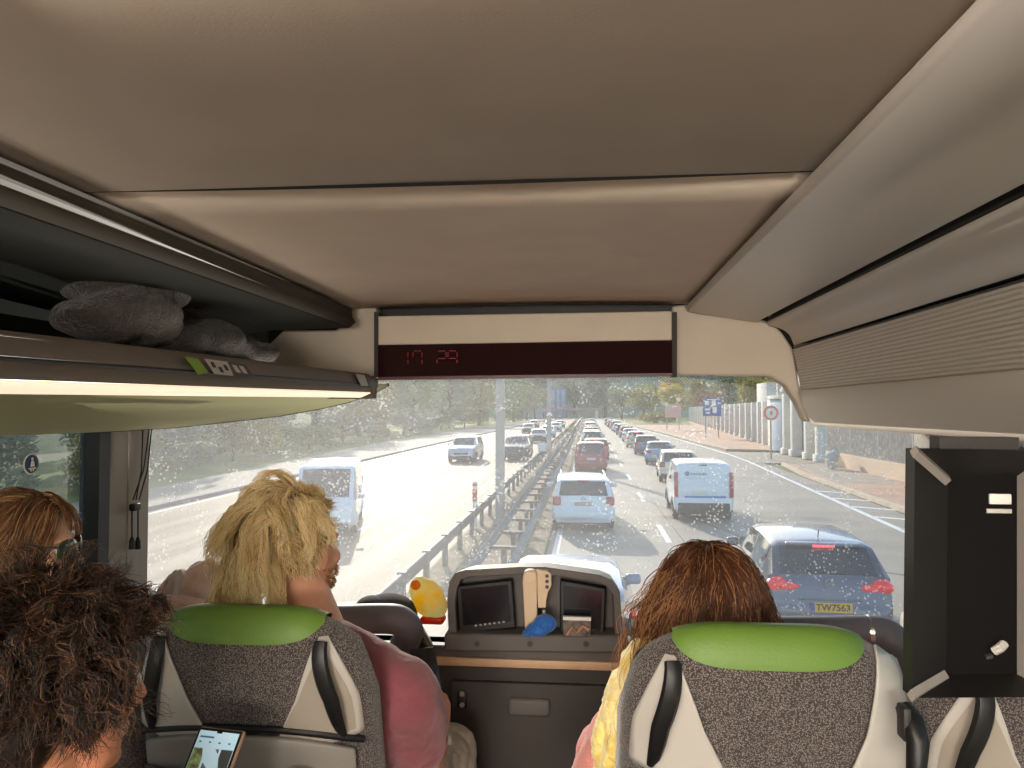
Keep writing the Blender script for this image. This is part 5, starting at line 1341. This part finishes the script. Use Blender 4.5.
keepC=lambda d:(d.y<.45 or d.z>.4) and d.z>-.6
b=MB(); b.ell(c_h,rad,rot=M,seg=26); b.ell(c_h+M@V((0,-.05,-.05)),(.085,.07,.09),rot=M,seg=18); b.build('hair_base',HD[0],tC,remesh=.008,sm=2)
strands('hair',tC,c_h,M,rad,keepC,8000,lambda d:.085+.03*(1-d.z) if d.z>-.3 else .06,HD,droop=.3,curl=.85,curlf=.9,seed=21,thick=.0006,step=.0065,clumps=300,spread=.8,
    flow=lambda d:V((d.x*.8,-.1,-.15)),jit=.006,ends=.75,lift=.15,jf=.2)
# ---------------- D: woman with sunglasses by the left window
HcD=P(25,548,1.56); scD=HcD.z-.20; cxD=HcD.x-.02
armsD=[[V((cxD-.13,1.56,scD-.05)),V((cxD-.14,1.66,scD-.28)),V((cxD-.04,1.9,scD-.30))],[V((cxD+.13,1.56,scD-.05)),V((cxD+.17,1.68,scD-.28)),V((cxD+.06,1.92,scD-.30))]]
tD,p,M,scd=person('person with light brown hair and green sunglasses beside the left window',HcD,.96,scD,.15,V((cxD,1.76,-.9+H)),armsD,seated_legs(cxD,1.76),M_skf,rz=-74,tilt=-2,lean=(cxD,1.56),neck_r=.048,
    hands=[(armsD[0][2],(.4,.8,.1),(0,0,1),.92,40,-1),(armsD[1][2],(-.3,.8,.1),(0,0,1),.92,40,1)])
eyes(tD,p,M,.96)
b=MB(); b.ell(scd+V((0,0,-.13)),(.155,.12,.16),seg=22); b.ell(scd+V((0,.02,-.28)),(.15,.13,.2),seg=22); b.ell(V((cxD,1.76,-.88+H)),(.17,.14,.13),seg=20)
for a in armsD: b.limb([a[0],a[1],a[1].lerp(a[2],.9)],[.058,.052,.04],16)
b.limb([scd+V((-.12,0,-.05)),scd+V((0,0,-.02)),scd+V((.12,0,-.05))],[.05,.064,.05],16)
cloth(b,'top',mat('sand_top',(170,150,130),.9,bump=.3,bs=200),tD,amp=.005)
b=MB()
for l in seated_legs(cxD,1.76): b.limb([l[0],l[1],l[1].lerp(l[2],.95)],[.09,.07,.055],16)
cloth(b,'trousers',mat('denim',(60,72,100)),tD,amp=.004)
M_sg=mat('sunglass_lens',(44,66,50),.08,spec=.8,trans=.2); s=.96
sg=MB()
for q in (-1,1): sg.ell(p(q*.034,.100,.002),(.030*s,.006,.024*s),rot=M@Matrix.Rotation(R(-q*24),3,'Z'),seg=16)
gl_=sg.build('sunglasses',M_sg,tD)
sg=MB()
for q in (-1,1): sg.tube([p(q*.066,.092,.012),p(q*.080,.04,.012),p(q*.082,-.012,.006)],.0028,6)
sg.tube([p(-.012,.108,.008),p(.012,.108,.008)],.003,6); sg.build('glasses_frame',M_blk,tD)
HL=[hm('light_brown',(160,112,78),.4),hm('light_brown_dark',(112,76,54),.35),hm('light_brown_gold',(222,186,136),.5)]
c_h=V(HcD)+M@V((0,-.012,.028))*.96; rad=(.084,.104,.097)
keepD=lambda d:(d.y<.75 or d.z>.5) and d.z>-.6 and not (abs(d.x)>.7 and d.z<-.1 and d.y>-.2)
b=MB(); b.ell(c_h,(rad[0]*.99,rad[1]*.99,rad[2]*.99),rot=M,seg=26)
for v in list(b.b.verts):
    q=M.transposed()@(v.co-c_h); d=V((q.x/rad[0],q.y/rad[1],q.z/rad[2])).normalized()
    if d.y>.62 and d.z<.55 or d.z<-.6: b.b.verts.remove(v)
b.build('hair_base',HL[1],tD)
strands('hair',tD,c_h,M,rad,keepD,5000,lambda d:.15+.04*d.z,HL,droop=.35,curl=.06,curlf=1,seed=31,thick=.0007,step=.011,clumps=80,spread=.22,
    flow=lambda d:V((d.x*.6,-.5,-.7)),jit=.0015,ends=.7)
b=MB(); b.ell(c_h+M@V((0,-.115,-.045)),(.04,.035,.045),rot=M); b.build('hair_bun',HL[0],tD)
# ---------------- crumpled garment by the window, phone on the tray
M_scarf=mat('pink_beige_cloth',(176,148,134),.95,var=.08,vs=20,bump=.5,bs=150,sheen=.3)
GM=thing('crumpled_jacket','crumpled pink beige jacket bunched on the dashboard by the left pillar','jacket',P(196,602,2.06))
def garment(u,v):
    xa=P(146,600,2.06).x; xb=P(246,600,2.06).x; zb_=P(190,612,2.06).z
    top=[608,600,590,582,575,571,569,572,582,596,608]; k=min(9.999,u*10); i=int(k); yt=top[i]*(1-k+i)+top[i+1]*(k-i)
    h=P(190,yt,2.06).z-zb_
    w=u*9+v*5+1.6*noise.noise(V((u*4,v*3,2))); fold=abs(math.sin(w))**.7*.026+abs(noise.noise(V((u*16,v*7,5))))*.012
    e=math.sin(PI*min(1,max(0,v)))**.55
    return V((xa+(xb-xa)*u+.012*math.sin(v*7+u*5),1.96+.2*v+.012*math.sin(u*21),zb_+(h*e+fold*e*(.3+.7*math.sin(PI*u)))-.012*(1-e)))
b=MB(); b.grid(garment,110,50)
b.build('fabric',M_scarf,GM,thick=.004,angle=80)
b=MB(); b.tube(smoothpts([P(150,606,1.96),P(165,599,1.95),P(184,600,1.95),P(205,604,1.96)],3),.012,10); b.build('sleeve',M_scarf,GM)
b=MB(); b.box(P(222,602,2.0),(.10,.05,.02),rot=(0,R(5),0),bev=.006); b.build('blue_lining',mat('lining_blue',(70,82,130),.8),GM)
PH2=thing('phone','phone with a lit light blue screen leaning on the left seat-back tray','phone',P(208,775,1.2))
Yp=1.22
n0,n1,n2,n3=P(200,727,Yp+.03),P(243,732,Yp+.03),P(222,790,Yp-.02),P(176,788,Yp-.02)
def lp(u,v,o=0):
    a=n0.lerp(n1,u); c_=n3.lerp(n2,u); q=a.lerp(c_,v); nn=(n1-n0).cross(n3-n0).normalized(); 
    if nn.y>0: nn=-nn
    return q+nn*o
def pq(name,u0,v0,u1,v1,o,th,m,par,bev=0):
    b=MB(); q=[lp(u0,v0,o),lp(u1,v0,o),lp(u1,v1,o),lp(u0,v1,o)]; nn=lp(0,0,1)-lp(0,0,0); b.prism(q,-nn*th); return b.build(name,m,par,bevel=bev)
pq('case',-.02,-.02,1.04,1.02,0,.011,mat('phone_case',(150,120,96),.4),PH2,.004)
pq('bezel',0,0,1,1,.0012,.002,M_pb,PH2,.001)
scn=pq('screen',.05,.045,.95,.97,.0016,.0008,mat('phone_ui',(176,206,222),.2,emit=(176,206,222),es=.22),PH2)
pq('notch',.44,.045,.56,.075,.0020,.0006,M_pb,scn)
for k,(c_) in enumerate(((150,168,110),(110,96,104),(62,70,66))):
    pq('photo_tile',.06+k*.31,.34,.32+k*.31,.72,.0020,.0006,mat('tile_%s'%'abc'[k],c_,.3,rgb2=(70,60,66),vs=120,emit=c_,es=.05),scn)
pq('page_heading',.10,.135,.42,.165,.0020,.0006,mat('ui_ink',(70,110,150),.3),scn)
for k in range(4): pq('icon',.12+k*.22,.22,.17+k*.22,.25,.0020,.0006,mat('ui_ink',(70,110,150)),scn)
pq('caption',.10,.78,.5,.80,.0020,.0006,mat('ui_ink',(70,110,150)),scn)
# ================================================================ CAMERA AND LIGHT
cam=bpy.data.cameras.new('camera'); cam.sensor_width=36; cam.lens=F/1024*36; cam.clip_start=.02; cam.clip_end=1500
co=bpy.data.objects.new('camera',cam); C.objects.link(co); co.location=(0,0,H); co.rotation_euler=(PI/2+PH,0,TH); SC.camera=co
sun=bpy.data.lights.new('sun','SUN'); sun.energy=SUN_E; sun.angle=R(.6); sun.color=(1,.93,.83)
so_=bpy.data.objects.new('sun',sun); C.objects.link(so_)
az,el=R(-16),R(20)   # sun ahead and a little to the left
sd=V((math.sin(az)*math.cos(el),math.cos(az)*math.cos(el),math.sin(el)))
so_.rotation_euler=sd.to_track_quat('Z','Y').to_euler()
w=bpy.data.worlds.new('world'); SC.world=w; w.use_nodes=True; N=w.node_tree.nodes; L=w.node_tree.links
sk=N.new('ShaderNodeTexSky'); sk.sky_type='NISHITA'; sk.sun_disc=False; sk.sun_elevation=el; sk.sun_rotation=az; sk.dust_density=1.2; sk.altitude=200
bg=N['Background']; bg.inputs[1].default_value=SKY_E; L.new(sk.outputs[0],bg.inputs[0])
# added fill lights under the ceiling, out of view, to brighten the coach
def area(name,loc,rot,sx,sy,e,col):
    l=bpy.data.lights.new(name,'AREA'); l.shape='RECTANGLE'; l.size=sx; l.size_y=sy; l.energy=e; l.color=col
    o=bpy.data.objects.new(name,l); C.objects.link(o); o.location=loc; o.rotation_euler=rot; return o
for y in (-.95,-3.0): area('saloon_fill',I(-.45,y,.32),(0,R(-38),0),.5,1.3,FILL_E,(1,.90,.78))
area('saloon_fill',I(-.5,.1,.32),(0,R(-66),0),.30,.8,NEAR_E,(1,.90,.78))  # added fill turned toward the duct side
# added fill light inside the left rack, washing the headliner
area('ceiling_fill',I(-.86,.2,.10),(R(180),R(28),0),.10,4.2,CEIL_FILL_E,(1,.90,.76))
area('rear_fill',I(-.2,-4.05,-.2),(R(80),0,0),1.8,.6,REAR_E,(1,.93,.84))  # unseen fill at the back wall, added to light the seat backs
if 0: area('x',I(.50,-1.6,.0),(R(180),R(-28),0),.10,4.4,CEIL_FILL_E,(1,.90,.76))
SC.view_settings.view_transform='Standard'; SC.view_settings.look='None'; SC.view_settings.gamma=1; SC.view_settings.exposure=EXPO
SC.view_settings.use_curve_mapping=False
SC.cycles.max_bounces=10; SC.cycles.diffuse_bounces=6; SC.cycles.glossy_bounces=3; SC.cycles.transparent_max_bounces=12; SC.cycles.sample_clamp_indirect=6
SC.cycles.use_denoising=True
